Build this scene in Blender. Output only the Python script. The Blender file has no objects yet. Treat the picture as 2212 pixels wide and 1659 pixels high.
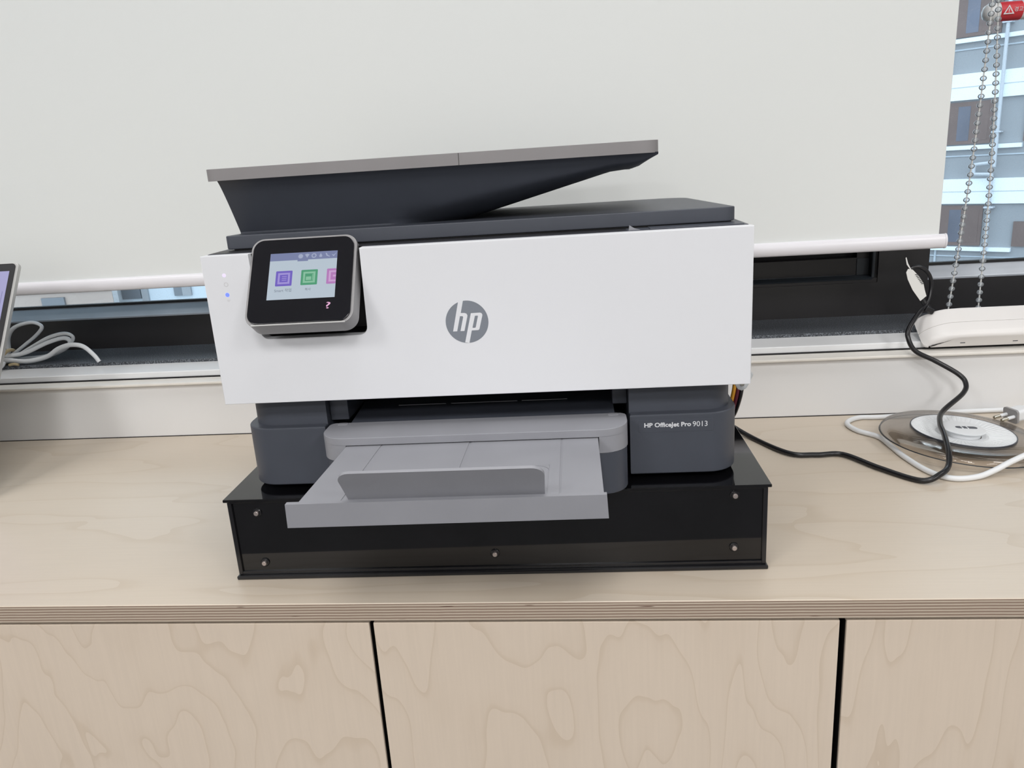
import bpy, bmesh, math, random
from mathutils import Vector, Matrix
random.seed(7)
scn = bpy.context.scene
COL = scn.collection

# ------------------------------------------------------------------ camera
cam_d = bpy.data.cameras.new('camera')
cam = bpy.data.objects.new('camera', cam_d)
COL.objects.link(cam)
cam.location = (0.0541, -0.55743, 0.34714)
cam.rotation_euler = (1.29118, 0.06285, 0.08648)
cam_d.sensor_width = 36.0
cam_d.sensor_fit = 'HORIZONTAL'
cam_d.lens = 1670.7 * 36.0 / 2212.0
cam_d.clip_start = 0.01
cam_d.clip_end = 500
scn.camera = cam

# ------------------------------------------------------------------ world: overcast sky
w = bpy.data.worlds.new('overcast_sky')
scn.world = w
w.use_nodes = True
bg = w.node_tree.nodes['Background']
bg.inputs[0].default_value = (0.84, 0.92, 1.0, 1)
bg.inputs[1].default_value = 2.3

# ------------------------------------------------------------------ room lamps (power of each ceiling panel)
LAMP_POWER = {-0.10: 6.0, -1.80: 20.0, -3.20: 20.0}   # watts per panel, by row
LAMP_COLOR = (1.0, 0.99, 0.985)
LAMP_SPOTS = [(-1.5, -0.10), (0.1, -0.10), (1.7, -0.10), (-1.5, -1.80), (0.1, -1.80), (1.7, -1.80), (-1.5, -3.20), (0.1, -3.20), (1.7, -3.20)]

# ------------------------------------------------------------------ colour management
vs = scn.view_settings
vs.view_transform = 'Standard'
vs.look = 'None'
vs.exposure = 0.04
vs.gamma = 1.0
vs.use_curve_mapping = False
# light path lengths (keeps the closed room quick to compute)
cy = scn.cycles
cy.max_bounces = 5; cy.diffuse_bounces = 3; cy.glossy_bounces = 3; cy.transmission_bounces = 3; cy.transparent_max_bounces = 10
cy.caustics_reflective = False; cy.caustics_refractive = False

# ================================================================== materials
def nt_new(name):
    m = bpy.data.materials.new(name)
    m.use_nodes = True
    nt = m.node_tree
    return m, nt, nt.nodes['Principled BSDF']

def mat(name, col, rough=0.5, metal=0.0, spec=0.5, var=0.04, vscale=18.0, bump=0.0, bscale=400.0, coat=0.0, emit=None, estr=0.0):
    m, nt, b = nt_new(name)
    tc = nt.nodes.new('ShaderNodeTexCoord')
    if var:
        n = nt.nodes.new('ShaderNodeTexNoise'); n.inputs['Scale'].default_value = vscale; n.inputs['Detail'].default_value = 1
        nt.links.new(tc.outputs['Object'], n.inputs['Vector'])
        r = nt.nodes.new('ShaderNodeValToRGB')
        r.color_ramp.elements[0].position = 0.3; r.color_ramp.elements[1].position = 0.7
        r.color_ramp.elements[0].color = tuple(max(0, c * (1 - var)) for c in col) + (1,)
        r.color_ramp.elements[1].color = tuple(min(1, c * (1 + var)) for c in col) + (1,)
        nt.links.new(n.outputs['Fac'], r.inputs['Fac'])
        nt.links.new(r.outputs['Color'], b.inputs['Base Color'])
    else:
        b.inputs['Base Color'].default_value = tuple(col) + (1,)
    b.inputs['Roughness'].default_value = rough
    b.inputs['Metallic'].default_value = metal
    b.inputs['Specular IOR Level'].default_value = spec
    b.inputs['Coat Weight'].default_value = coat
    if bump:
        n2 = nt.nodes.new('ShaderNodeTexNoise'); n2.inputs['Scale'].default_value = bscale; n2.inputs['Detail'].default_value = 0
        nt.links.new(tc.outputs['Object'], n2.inputs['Vector'])
        bp = nt.nodes.new('ShaderNodeBump'); bp.inputs['Strength'].default_value = bump; bp.inputs['Distance'].default_value = 0.0005
        nt.links.new(n2.outputs['Fac'], bp.inputs['Height'])
        nt.links.new(bp.outputs['Normal'], b.inputs['Normal'])
    if emit:
        b.inputs['Emission Color'].default_value = tuple(emit) + (1,)
        b.inputs['Emission Strength'].default_value = estr
    return m

def math_node(nt, op, a, b=None):
    n = nt.nodes.new('ShaderNodeMath'); n.operation = op
    for i, v in enumerate((a, b)):
        if v is None: continue
        if isinstance(v, (int, float)): n.inputs[i].default_value = v
        else: nt.links.new(v, n.inputs[i])
    return n.outputs[0]

def mix_col(nt, fac, a, b):
    n = nt.nodes.new('ShaderNodeMix'); n.data_type = 'RGBA'
    if isinstance(fac, (int, float)): n.inputs['Factor'].default_value = fac
    else: nt.links.new(fac, n.inputs['Factor'])
    for key, v in (('A', a), ('B', b)):
        s = [i for i in n.inputs if i.name == key and i.type == 'RGBA'][0]
        if isinstance(v, tuple): s.default_value = v + (1,) if len(v) == 3 else v
        else: nt.links.new(v, s)
    return [o for o in n.outputs if o.type == 'RGBA'][0]

def birch(name, sc, off, fib, base=(0.585, 0.485, 0.385), line=(0.46, 0.355, 0.255), rough=0.42, rings=9.0, plies=False, lines=0.55):
    """pale birch veneer: closed growth-ring lines plus fine fibres along the grain"""
    m, nt, b = nt_new(name)
    tc = nt.nodes.new('ShaderNodeTexCoord')
    mp = nt.nodes.new('ShaderNodeMapping'); mp.inputs['Scale'].default_value = sc; mp.inputs['Location'].default_value = off
    nt.links.new(tc.outputs['Object'], mp.inputs['Vector'])
    n = nt.nodes.new('ShaderNodeTexNoise'); n.inputs['Scale'].default_value = 1.0; n.inputs['Detail'].default_value = 3.0; n.inputs['Roughness'].default_value = 0.36
    n.inputs['Distortion'].default_value = 0.25
    nt.links.new(mp.outputs['Vector'], n.inputs['Vector'])
    fr = math_node(nt, 'FRACT', math_node(nt, 'MULTIPLY', n.outputs['Fac'], rings))
    rp = nt.nodes.new('ShaderNodeValToRGB')
    e = rp.color_ramp.elements
    e[0].position = 0.0; e[0].color = (1, 1, 1, 1)
    e[1].position = 1.0; e[1].color = (0.0, 0.0, 0.0, 1)
    for pos, v in ((0.04, 0.75), (0.10, 0.22), (0.30, 0.06), (0.6, 0.0), (0.96, 0.0)):
        q = e.new(pos); q.color = (v, v, v, 1)
    nt.links.new(fr, rp.inputs['Fac'])
    f2 = nt.nodes.new('ShaderNodeTexNoise'); f2.inputs['Scale'].default_value = 1.0; f2.inputs['Detail'].default_value = 3
    mp2 = nt.nodes.new('ShaderNodeMapping'); mp2.inputs['Scale'].default_value = fib; mp2.inputs['Location'].default_value = off
    nt.links.new(tc.outputs['Object'], mp2.inputs['Vector']); nt.links.new(mp2.outputs['Vector'], f2.inputs['Vector'])
    fr2 = nt.nodes.new('ShaderNodeValToRGB'); fr2.color_ramp.elements[0].position = 0.35; fr2.color_ramp.elements[1].position = 0.75
    nt.links.new(f2.outputs['Fac'], fr2.inputs['Fac'])
    big = nt.nodes.new('ShaderNodeTexNoise'); big.inputs['Scale'].default_value = 5.0; big.inputs['Detail'].default_value = 2
    nt.links.new(tc.outputs['Object'], big.inputs['Vector'])
    c = mix_col(nt, math_node(nt, 'MULTIPLY', big.outputs['Fac'], 0.35), base, tuple(x * 0.90 for x in base))
    c = mix_col(nt, math_node(nt, 'MULTIPLY', rp.outputs['Color'], lines), c, line)
    c = mix_col(nt, math_node(nt, 'MULTIPLY', fr2.outputs['Color'], 0.20), c, tuple(x * 0.82 for x in base))
    if plies:
        # plywood edge: glue lines and alternating veneers by height, only on the vertical front edge
        sep = nt.nodes.new('ShaderNodeSeparateXYZ'); nt.links.new(tc.outputs['Object'], sep.inputs['Vector'])
        wob = nt.nodes.new('ShaderNodeTexNoise'); wob.inputs['Scale'].default_value = 30
        wm = nt.nodes.new('ShaderNodeMapping'); wm.inputs['Scale'].default_value = (1, 1, 0.0)
        nt.links.new(tc.outputs['Object'], wm.inputs['Vector']); nt.links.new(wm.outputs['Vector'], wob.inputs['Vector'])
        zz = math_node(nt, 'ADD', math_node(nt, 'MULTIPLY', sep.outputs['Z'], 13 / 0.0171 / 2), math_node(nt, 'MULTIPLY', wob.outputs['Fac'], 0.22))
        pf = math_node(nt, 'FRACT', math_node(nt, 'ADD', zz, 100.05))
        pr = nt.nodes.new('ShaderNodeValToRGB'); pr.color_ramp.interpolation = 'LINEAR'
        el = pr.color_ramp.elements
        el[0].position = 0.0; el[0].color = (0.15, 0.10, 0.075, 1)
        el[1].position = 1.0; el[1].color = (0.15, 0.10, 0.075, 1)
        for pos, col in ((0.10, (0.66, 0.57, 0.46)), (0.40, (0.68, 0.59, 0.48)), (0.50, (0.16, 0.105, 0.08)), (0.60, (0.33, 0.245, 0.19)), (0.90, (0.37, 0.28, 0.215))):
            q = el.new(pos); q.color = col + (1,)
        nt.links.new(pf, pr.inputs['Fac'])
        st = nt.nodes.new('ShaderNodeTexNoise'); st.inputs['Scale'].default_value = 1.0; st.inputs['Detail'].default_value = 4
        sm = nt.nodes.new('ShaderNodeMapping'); sm.inputs['Scale'].default_value = (60, 1, 2600)
        nt.links.new(tc.outputs['Object'], sm.inputs['Vector']); nt.links.new(sm.outputs['Vector'], st.inputs['Vector'])
        pc = mix_col(nt, math_node(nt, 'MULTIPLY', st.outputs['Fac'], 0.30), pr.outputs['Color'], (0.25, 0.18, 0.135))
        # dark knots in the edge
        kn = nt.nodes.new('ShaderNodeTexNoise'); kn.inputs['Scale'].default_value = 1.0; kn.inputs['Detail'].default_value = 1
        km = nt.nodes.new('ShaderNodeMapping'); km.inputs['Scale'].default_value = (24, 1, 420); km.inputs['Location'].default_value = (3.3, 0, 1.7)
        nt.links.new(tc.outputs['Object'], km.inputs['Vector']); nt.links.new(km.outputs['Vector'], kn.inputs['Vector'])
        kr = nt.nodes.new('ShaderNodeValToRGB'); kr.color_ramp.elements[0].position = 0.735; kr.color_ramp.elements[1].position = 0.77
        nt.links.new(kn.outputs['Fac'], kr.inputs['Fac'])
        pc = mix_col(nt, kr.outputs['Color'], pc, (0.10, 0.045, 0.03))
        geo = nt.nodes.new('ShaderNodeNewGeometry')
        s2 = nt.nodes.new('ShaderNodeSeparateXYZ'); nt.links.new(geo.outputs['True Normal'], s2.inputs['Vector'])
        edge = math_node(nt, 'GREATER_THAN', math_node(nt, 'ABSOLUTE', s2.outputs['Y']), 0.85)
        c = mix_col(nt, edge, c, pc)
    nt.links.new(c, b.inputs['Base Color'])
    b.inputs['Roughness'].default_value = rough
    b.inputs['Specular IOR Level'].default_value = 0.45
    bp = nt.nodes.new('ShaderNodeBump'); bp.inputs['Strength'].default_value = 0.06; bp.inputs['Distance'].default_value = 0.0006
    nt.links.new(f2.outputs['Fac'], bp.inputs['Height']); nt.links.new(bp.outputs['Normal'], b.inputs['Normal'])
    return m

def glass_thin(name, tint=(0.93, 0.97, 0.98), refl=0.10, dusty=0.0, milky=0.0):
    m = bpy.data.materials.new(name); m.use_nodes = True
    nt = m.node_tree
    for n in list(nt.nodes):
        if n.type != 'OUTPUT_MATERIAL': nt.nodes.remove(n)
    out = [n for n in nt.nodes if n.type == 'OUTPUT_MATERIAL'][0]
    t = nt.nodes.new('ShaderNodeBsdfTransparent'); t.inputs[0].default_value = tint + (1,)
    g = nt.nodes.new('ShaderNodeBsdfGlossy'); g.inputs['Roughness'].default_value = 0.02
    fz = nt.nodes.new('ShaderNodeFresnel'); fz.inputs[0].default_value = 1.45
    mx = nt.nodes.new('ShaderNodeMixShader')
    nt.links.new(math_node(nt, 'MULTIPLY', fz.outputs[0], refl * 10), mx.inputs[0])
    nt.links.new(t.outputs[0], mx.inputs[1]); nt.links.new(g.outputs[0], mx.inputs[2])
    last = mx.outputs[0]
    if dusty:
        d = nt.nodes.new('ShaderNodeBsdfDiffuse'); d.inputs[0].default_value = (0.75, 0.78, 0.8, 1)
        tc = nt.nodes.new('ShaderNodeTexCoord'); no = nt.nodes.new('ShaderNodeTexNoise'); no.inputs['Scale'].default_value = 900; no.inputs['Detail'].default_value = 2
        nt.links.new(tc.outputs['Object'], no.inputs['Vector'])
        r = nt.nodes.new('ShaderNodeValToRGB'); r.color_ramp.elements[0].position = 0.62; r.color_ramp.elements[1].position = 0.74
        nt.links.new(no.outputs['Fac'], r.inputs['Fac'])
        m2 = nt.nodes.new('ShaderNodeMixShader')
        nt.links.new(math_node(nt, 'MULTIPLY', r.outputs['Color'], dusty), m2.inputs[0])
        nt.links.new(last, m2.inputs[1]); nt.links.new(d.outputs[0], m2.inputs[2]); last = m2.outputs[0]
    if milky:
        d = nt.nodes.new('ShaderNodeBsdfDiffuse'); d.inputs[0].default_value = (0.86, 0.9, 0.93, 1)
        m2 = nt.nodes.new('ShaderNodeMixShader'); m2.inputs[0].default_value = milky
        nt.links.new(last, m2.inputs[1]); nt.links.new(d.outputs[0], m2.inputs[2]); last = m2.outputs[0]
    nt.links.new(last, out.inputs['Surface'])
    return m

def emissive(name, col, strength):
    m = bpy.data.materials.new(name); m.use_nodes = True
    nt = m.node_tree; b = nt.nodes['Principled BSDF']
    b.inputs['Base Color'].default_value = (0.02, 0.02, 0.02, 1)
    b.inputs['Roughness'].default_value = 0.3
    tc = nt.nodes.new('ShaderNodeTexCoord'); n = nt.nodes.new('ShaderNodeTexNoise'); n.inputs['Scale'].default_value = 120
    nt.links.new(tc.outputs['Object'], n.inputs['Vector'])
    c = mix_col(nt, math_node(nt, 'MULTIPLY', n.outputs['Fac'], 0.06), tuple(col), tuple(x * 0.8 for x in col))
    nt.links.new(c, b.inputs['Emission Color'])
    b.inputs['Emission Strength'].default_value = strength
    return m

def fabric(name, col):
    m = bpy.data.materials.new(name); m.use_nodes = True
    nt = m.node_tree; b = nt.nodes['Principled BSDF']
    out = [n for n in nt.nodes if n.type == 'OUTPUT_MATERIAL'][0]
    tc = nt.nodes.new('ShaderNodeTexCoord')
    wv = nt.nodes.new('ShaderNodeTexNoise'); wv.inputs['Scale'].default_value = 3.0; wv.inputs['Detail'].default_value = 2
    nt.links.new(tc.outputs['Object'], wv.inputs['Vector'])
    c = mix_col(nt, math_node(nt, 'MULTIPLY', wv.outputs['Fac'], 0.3), col, tuple(x * 0.965 for x in col))
    nt.links.new(c, b.inputs['Base Color'])
    b.inputs['Roughness'].default_value = 0.9; b.inputs['Specular IOR Level'].default_value = 0.1
    tr = nt.nodes.new('ShaderNodeBsdfTranslucent'); nt.links.new(c, tr.inputs[0])
    mx = nt.nodes.new('ShaderNodeMixShader'); mx.inputs[0].default_value = 0.10
    nt.links.new(b.outputs[0], mx.inputs[1]); nt.links.new(tr.outputs[0], mx.inputs[2])
    nt.links.new(mx.outputs[0], out.inputs['Surface'])
    return m

def granite(name):
    m, nt, b = nt_new(name)
    tc = nt.nodes.new('ShaderNodeTexCoord')
    n = nt.nodes.new('ShaderNodeTexNoise'); n.inputs['Scale'].default_value = 700; n.inputs['Detail'].default_value = 3
    nt.links.new(tc.outputs['Object'], n.inputs['Vector'])
    r = nt.nodes.new('ShaderNodeValToRGB')
    e = r.color_ramp.elements
    e[0].position = 0.38; e[0].color = (0.028, 0.032, 0.038, 1)
    e[1].position = 0.66; e[1].color = (0.22, 0.24, 0.27, 1)
    q = e.new(0.5); q.color = (0.070, 0.078, 0.090, 1)
    nt.links.new(n.outputs['Fac'], r.inputs['Fac']); nt.links.new(r.outputs['Color'], b.inputs['Base Color'])
    b.inputs['Roughness'].default_value = 0.45
    bp = nt.nodes.new('ShaderNodeBump'); bp.inputs['Strength'].default_value = 0.3; bp.inputs['Distance'].default_value = 0.0005
    nt.links.new(n.outputs['Fac'], bp.inputs['Height']); nt.links.new(bp.outputs['Normal'], b.inputs['Normal'])
    return m

M = {}
M['wall'] = mat('wall_paint', (0.80, 0.80, 0.80), 0.55, var=0.015, vscale=6)
M['ceiling'] = mat('ceiling_paint', (0.82, 0.82, 0.80), 0.8, var=0.02)
M['floor'] = mat('floor_carpet', (0.10, 0.10, 0.105), 0.5, var=0.08)
M['room_wall'] = mat('room_wall_paint', (0.66, 0.65, 0.63), 0.8, var=0.02)
M['trim_white'] = mat('white_aluminium', (0.80, 0.81, 0.82), 0.30, var=0.015)
M['lip'] = mat('cream_pvc_edging', (0.80, 0.77, 0.72), 0.45, var=0.03, vscale=40)
M['dark_brown'] = mat('dark_brown_frame', (0.018, 0.0165, 0.018), 0.42, var=0.12, vscale=9)
M['dark_black'] = mat('black_gasket', (0.008, 0.008, 0.009), 0.6, var=0.1)
M['dark_blue'] = mat('dark_blue_plastic', (0.028, 0.036, 0.045), 0.45, var=0.1)
M['alu'] = mat('grey_aluminium', (0.60, 0.64, 0.70), 0.40, metal=0.10, var=0.05, vscale=25)
M['granite'] = granite('dark_granite')
M['glass'] = glass_thin('window_glass', (0.90, 0.96, 0.99), 0.10, dusty=0.25)
M['fabric'] = fabric('blind_fabric', (0.865, 0.890, 0.880))
M['bar'] = mat('white_pvc_bar', (0.80, 0.79, 0.83), 0.28, var=0.01)
M['ply_top'] = birch('birch_counter', (1.6, 7.5, 30), (0.3, 2.1, 0), (14, 420, 420), base=(0.645, 0.560, 0.460), line=(0.52, 0.42, 0.31), rough=0.36, rings=7, plies=True, lines=0.42)
M['black_edge'] = mat('stained_dark_edge', (0.009, 0.0075, 0.0065), 0.6, var=0.3, vscale=200)
M['white_plastic'] = mat('white_plastic', (0.775, 0.785, 0.815), 0.7, spec=0.2, var=0.008, vscale=8, bump=0.03, bscale=2500)
M['dark_grey'] = mat('dark_grey_plastic', (0.061, 0.068, 0.087), 0.44, var=0.04, vscale=25, bump=0.05, bscale=2500)
M['dark_grey2'] = mat('slate_grey_plastic', (0.061, 0.068, 0.087), 0.44, var=0.04, vscale=25, bump=0.05, bscale=2500)
M['light_grey'] = mat('light_grey_plastic', (0.290, 0.294, 0.322), 0.42, var=0.03, vscale=25, bump=0.04, bscale=2500)
M['warm_grey'] = mat('warm_grey_plastic', (0.262, 0.250, 0.254), 0.42, var=0.03, vscale=25, bump=0.04, bscale=2500)
M['bezel_grey'] = mat('satin_silver_grey', (0.30, 0.295, 0.30), 0.35, var=0.03)
M['black_plastic'] = mat('matte_black_plastic', (0.012, 0.012, 0.015), 0.45, var=0.1)
M['black_gloss'] = mat('black_glass_panel', (0.006, 0.006, 0.009), 0.06, var=0.1)
M['acrylic'] = mat('black_acrylic', (0.004, 0.004, 0.005), 0.045, var=0.2, spec=0.5)
M['acrylic_edge'] = mat('black_acrylic_edge', (0.010, 0.010, 0.012), 0.22, var=0.2)
M['steel'] = mat('brushed_nickel', (0.50, 0.44, 0.42), 0.35, metal=0.8, var=0.06)
M['logo_grey'] = mat('logo_grey_mirror', (0.215, 0.235, 0.27), 0.22, var=0.05)
M['ink_white'] = mat('white_print', (0.74, 0.75, 0.78), 0.5, var=0.0)
M['ink_grey'] = mat('faint_grey_print', (0.62, 0.62, 0.64), 0.5, var=0.02)
M['ink_dark'] = mat('dark_print', (0.03, 0.03, 0.035), 0.6, var=0.0)
M['cable_white'] = mat('white_cable_pvc', (0.76, 0.78, 0.80), 0.38, var=0.02)
M['cable_black'] = mat('black_cable_pvc', (0.008, 0.008, 0.010), 0.30, var=0.1)
M['tie'] = mat('aged_rubber_band', (0.48, 0.38, 0.22), 0.5, var=0.15, vscale=80)
M['paper'] = mat('white_paper_tag', (0.76, 0.76, 0.74), 0.7, var=0.03)
M['red'] = mat('red_label', (0.62, 0.03, 0.045), 0.4, var=0.05)
M['strip_white'] = mat('cream_white_housing', (0.79, 0.77, 0.755), 0.35, var=0.015)
M['silver'] = mat('silver_lid', (0.55, 0.55, 0.54), 0.35, metal=0.6, var=0.03)
M['yellow'] = mat('yellow_print', (0.75, 0.36, 0.03), 0.5, var=0.05)
M['magenta'] = mat('maroon_print', (0.12, 0.012, 0.03), 0.5, var=0.05)
M['pin'] = mat('plug_pin_metal', (0.6, 0.58, 0.5), 0.25, metal=1.0, var=0.03)

def clear_mat(name, col, rough, ior=1.45, trans=1.0):
    m, nt, b = nt_new(name)
    tc = nt.nodes.new('ShaderNodeTexCoord'); n = nt.nodes.new('ShaderNodeTexNoise'); n.inputs['Scale'].default_value = 60
    nt.links.new(tc.outputs['Object'], n.inputs['Vector'])
    c = mix_col(nt, math_node(nt, 'MULTIPLY', n.outputs['Fac'], 0.1), tuple(col), tuple(x * 0.94 for x in col))
    nt.links.new(c, b.inputs['Base Color'])
    b.inputs['Roughness'].default_value = rough
    b.inputs['Transmission Weight'].default_value = trans
    b.inputs['IOR'].default_value = ior
    return m
M['bead'] = glass_thin('clear_bead', (0.94, 0.97, 1.0), 0.14, milky=0.20)
M['smoke'] = glass_thin('smoked_clear_plastic', (0.945, 0.925, 0.905), 0.06)
M['clear'] = glass_thin('clear_tape', (0.9, 0.9, 0.9), 0.2, milky=0.55)

# ================================================================== mesh helpers
def link(name, me, m, parent=None, smooth=True, angle=32):
    if m is not None:
        me.materials.append(m)
    if smooth and len(me.polygons):
        me.polygons.foreach_set('use_smooth', [True] * len(me.polygons))
        me.set_sharp_from_angle(angle=math.radians(angle))
    o = bpy.data.objects.new(name, me)
    COL.objects.link(o)
    if smooth and len(me.polygons) > 6:
        wn = o.modifiers.new('weighted_normal', 'WEIGHTED_NORMAL')
        wn.keep_sharp = True; wn.weight = 100
    if parent is not None:
        o.parent = parent
    return o

class MB:
    """collects closed shapes into one bmesh"""
    def __init__(s): s.bm = bmesh.new()
    def box(s, x0, x1, y0, y1, z0, z1, bev=0.0, seg=2, xf=None):
        t = bmesh.new()
        bmesh.ops.create_cube(t, size=1.0)
        for v in t.verts:
            v.co = Vector(((x0 + x1) / 2 + v.co.x * (x1 - x0), (y0 + y1) / 2 + v.co.y * (y1 - y0), (z0 + z1) / 2 + v.co.z * (z1 - z0)))
        if bev:
            bmesh.ops.bevel(t, geom=list(t.edges), offset=bev, segments=seg, profile=0.5, affect='EDGES', clamp_overlap=True)
        s.merge(t, xf); return s
    def prism(s, pts, a0, a1, axis='z', bev=0.0, seg=2, xf=None, sel='caps'):
        """extrude a 2D outline: axis z -> (x,y), y -> (x,z), x -> (y,z)"""
        t = bmesh.new()
        def P(p, a):
            if axis == 'z': return (p[0], p[1], a)
            if axis == 'y': return (p[0], a, p[1])
            return (a, p[0], p[1])
        lo = [t.verts.new(P(p, a0)) for p in pts]; hi = [t.verts.new(P(p, a1)) for p in pts]
        n = len(pts)
        f0 = t.faces.new(lo); f1 = t.faces.new(list(reversed(hi)))
        for i in range(n):
            t.faces.new((lo[(i + 1) % n], lo[i], hi[i], hi[(i + 1) % n]))
        bmesh.ops.recalc_face_normals(t, faces=list(t.faces))
        if bev:
            ed = set(f0.edges) | set(f1.edges) if sel == 'caps' else set(t.edges)
            if sel == 'hi': ed = set(f1.edges)
            if sel == 'lo': ed = set(f0.edges)
            bmesh.ops.bevel(t, geom=list(ed), offset=bev, segments=seg, profile=0.5, affect='EDGES', clamp_overlap=True)
        s.merge(t, xf); return s
    def loft(s, rings, cap=True, closed=True, xf=None):
        t = bmesh.new()
        R = [[t.verts.new(p) for p in r] for r in rings]
        n = len(R[0])
        for a, b in zip(R, R[1:]):
            for i in range(n if closed else n - 1):
                j = (i + 1) % n
                t.faces.new((a[i], a[j], b[j], b[i]))
        if cap:
            t.faces.new(list(reversed(R[0]))); t.faces.new(R[-1])
        bmesh.ops.recalc_face_normals(t, faces=list(t.faces))
        s.merge(t, xf); return s
    def lathe(s, prof, seg=32, xf=None, close=False):
        rings = []
        t = bmesh.new()
        for r, z in prof:
            if r < 1e-7: rings.append([t.verts.new((0, 0, z))])
            else: rings.append([t.verts.new((r * math.cos(2 * math.pi * k / seg), r * math.sin(2 * math.pi * k / seg), z)) for k in range(seg)])
        prs = list(zip(rings, rings[1:]))
        if close: prs.append((rings[-1], rings[0]))
        for a, b in prs:
            for k in range(seg):
                j = (k + 1) % seg
                if len(a) == 1 and len(b) == 1: continue
                if len(a) == 1: t.faces.new((a[0], b[k], b[j]))
                elif len(b) == 1: t.faces.new((a[k], a[j], b[0]))
                else: t.faces.new((a[k], a[j], b[j], b[k]))
        bmesh.ops.recalc_face_normals(t, faces=list(t.faces))
        s.merge(t, xf); return s
    def tube(s, pts, r, seg=10, sub=8, flat=None, cap=True):
        P = catmull(pts, sub)
        rings = []
        up = Vector((0, 0, 1))
        prev = None
        for i, p in enumerate(P):
            d = (P[min(i + 1, len(P) - 1)] - P[max(i - 1, 0)]).normalized()
            if prev is None:
                a = d.cross(up)
                if a.length < 1e-4: a = d.cross(Vector((1, 0, 0)))
                a.normalize()
            else:
                a = prev - d * prev.dot(d)
                if a.length < 1e-6: a = d.cross(up)
                a.normalize()
            prev = a
            b = a.cross(d).normalized()
            ra, rb = (r, r) if flat is None else (r, r * flat)
            rings.append([p + a * ra * math.cos(2 * math.pi * k / seg) + b * rb * math.sin(2 * math.pi * k / seg) for k in range(seg)])
        return s.loft(rings, cap)
    def merge(s, t, xf=None):
        if xf is not None: bmesh.ops.transform(t, matrix=xf, verts=list(t.verts))
        me = bpy.data.meshes.new('tmp'); t.to_mesh(me); t.free()
        s.bm.from_mesh(me); bpy.data.meshes.remove(me)
    def mesh(s, name):
        me = bpy.data.meshes.new(name); s.bm.to_mesh(me); s.bm.free(); return me
    def build(s, name, m, parent=None, smooth=True, angle=32):
        return link(name, s.mesh(name), m, parent, smooth, angle)

def catmull(pts, sub=8):
    P = [Vector(p) for p in pts]
    if len(P) == 2: return P
    out = []
    for i in range(len(P) - 1):
        p0 = P[i - 1] if i > 0 else P[i] * 2 - P[i + 1]
        p1, p2 = P[i], P[i + 1]
        p3 = P[i + 2] if i + 2 < len(P) else P[i + 1] * 2 - P[i]
        for k in range(sub):
            t = k / sub
            out.append(0.5 * ((2 * p1) + (p2 - p0) * t + (2 * p0 - 5 * p1 + 4 * p2 - p3) * t * t + (3 * p1 - p0 - 3 * p2 + p3) * t * t * t))
    out.append(P[-1])
    return out

def rrect(x0, x1, y0, y1, r, seg=6):
    """rounded rectangle outline, r = (x0y0, x1y0, x1y1, x0y1)"""
    if isinstance(r, (int, float)): r = (r,) * 4
    out = []
    for (cx, cy, rr, a0) in ((x0, y0, r[0], 180), (x1, y0, r[1], 270), (x1, y1, r[2], 0), (x0, y1, r[3], 90)):
        if rr <= 0: out.append((cx, cy)); continue
        ox = cx + rr if cx == x0 else cx - rr
        oy = cy + rr if cy == y0 else cy - rr
        for k in range(seg + 1):
            a = math.radians(a0 + 90 * k / seg)
            out.append((ox + rr * math.cos(a), oy + rr * math.sin(a)))
    return out

def empty(name, loc, rz=0.0, label=None, cat=None, group=None):
    o = bpy.data.objects.new(name, None)
    COL.objects.link(o)
    o.location = loc; o.rotation_euler = (0, 0, rz)
    o.empty_display_size = 0.02
    if label: tag(o, label, cat, group)
    return o

def tag(o, label, cat, group=None):
    o['label'] = label; o['category'] = cat
    if group: o['group'] = group
    return o

def struct(o, label=None):
    o['kind'] = 'structure'
    if label: o['label'] = label
    return o

def text_mesh(txt, size, extrude=0.00006, offset=0.0, shear=0.0, align='LEFT', space=1.0):
    cu = bpy.data.curves.new('txt', 'FONT')
    cu.body = txt; cu.size = size; cu.extrude = extrude; cu.offset = offset; cu.shear = shear
    cu.align_x = align; cu.space_character = space; cu.resolution_u = 3
    o = bpy.data.objects.new('txt', cu); COL.objects.link(o)
    dg = bpy.context.evaluated_depsgraph_get(); dg.update()
    me = bpy.data.meshes.new_from_object(o.evaluated_get(dg))
    bpy.data.objects.remove(o); bpy.data.curves.remove(cu)
    return me

def text_on_front(name, txt, x0, x1, zc, y, m, parent, offset=0.0, cap=None):
    """text facing -y, fitted to x0..x1, centred on height zc"""
    me = text_mesh(txt, 0.01, extrude=0.00005, offset=offset)
    xs = [v.co.x for v in me.vertices]; ys = [v.co.y for v in me.vertices]
    sx = (x1 - x0) / (max(xs) - min(xs)); sy = sx if cap is None else cap / (max(ys) - min(ys))
    mx, my = min(xs), (min(ys) + max(ys)) / 2
    for v in me.vertices:
        v.co = Vector((x0 + (v.co.x - mx) * sx, y - v.co.z, zc + (v.co.y - my) * sy))
    return link(name, me, m, parent, smooth=False)

# ================================================================== the setting
# room shell (counter runs along the window wall; the photographer stands inside)
FZ, CZ = -0.78, 1.82
def shell(name, b, m):
    return struct(MB().box(*b).build(name, m, smooth=False))
shell('floor', (-3.2, 3.2, -4.2, 0.62, FZ - 0.05, FZ), M['floor'])
shell('ceiling', (-3.2, 3.2, -4.2, 0.80, CZ, CZ + 0.05), M['ceiling'])
shell('wall_left', (-3.25, -3.2, -4.2, 0.80, FZ, CZ), M['room_wall'])
shell('wall_right', (3.2, 3.25, -4.2, 0.80, FZ, CZ), M['room_wall'])
shell('wall_rear', (-3.2, 3.2, -4.25, -4.2, FZ, CZ), M['room_wall'])
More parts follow.
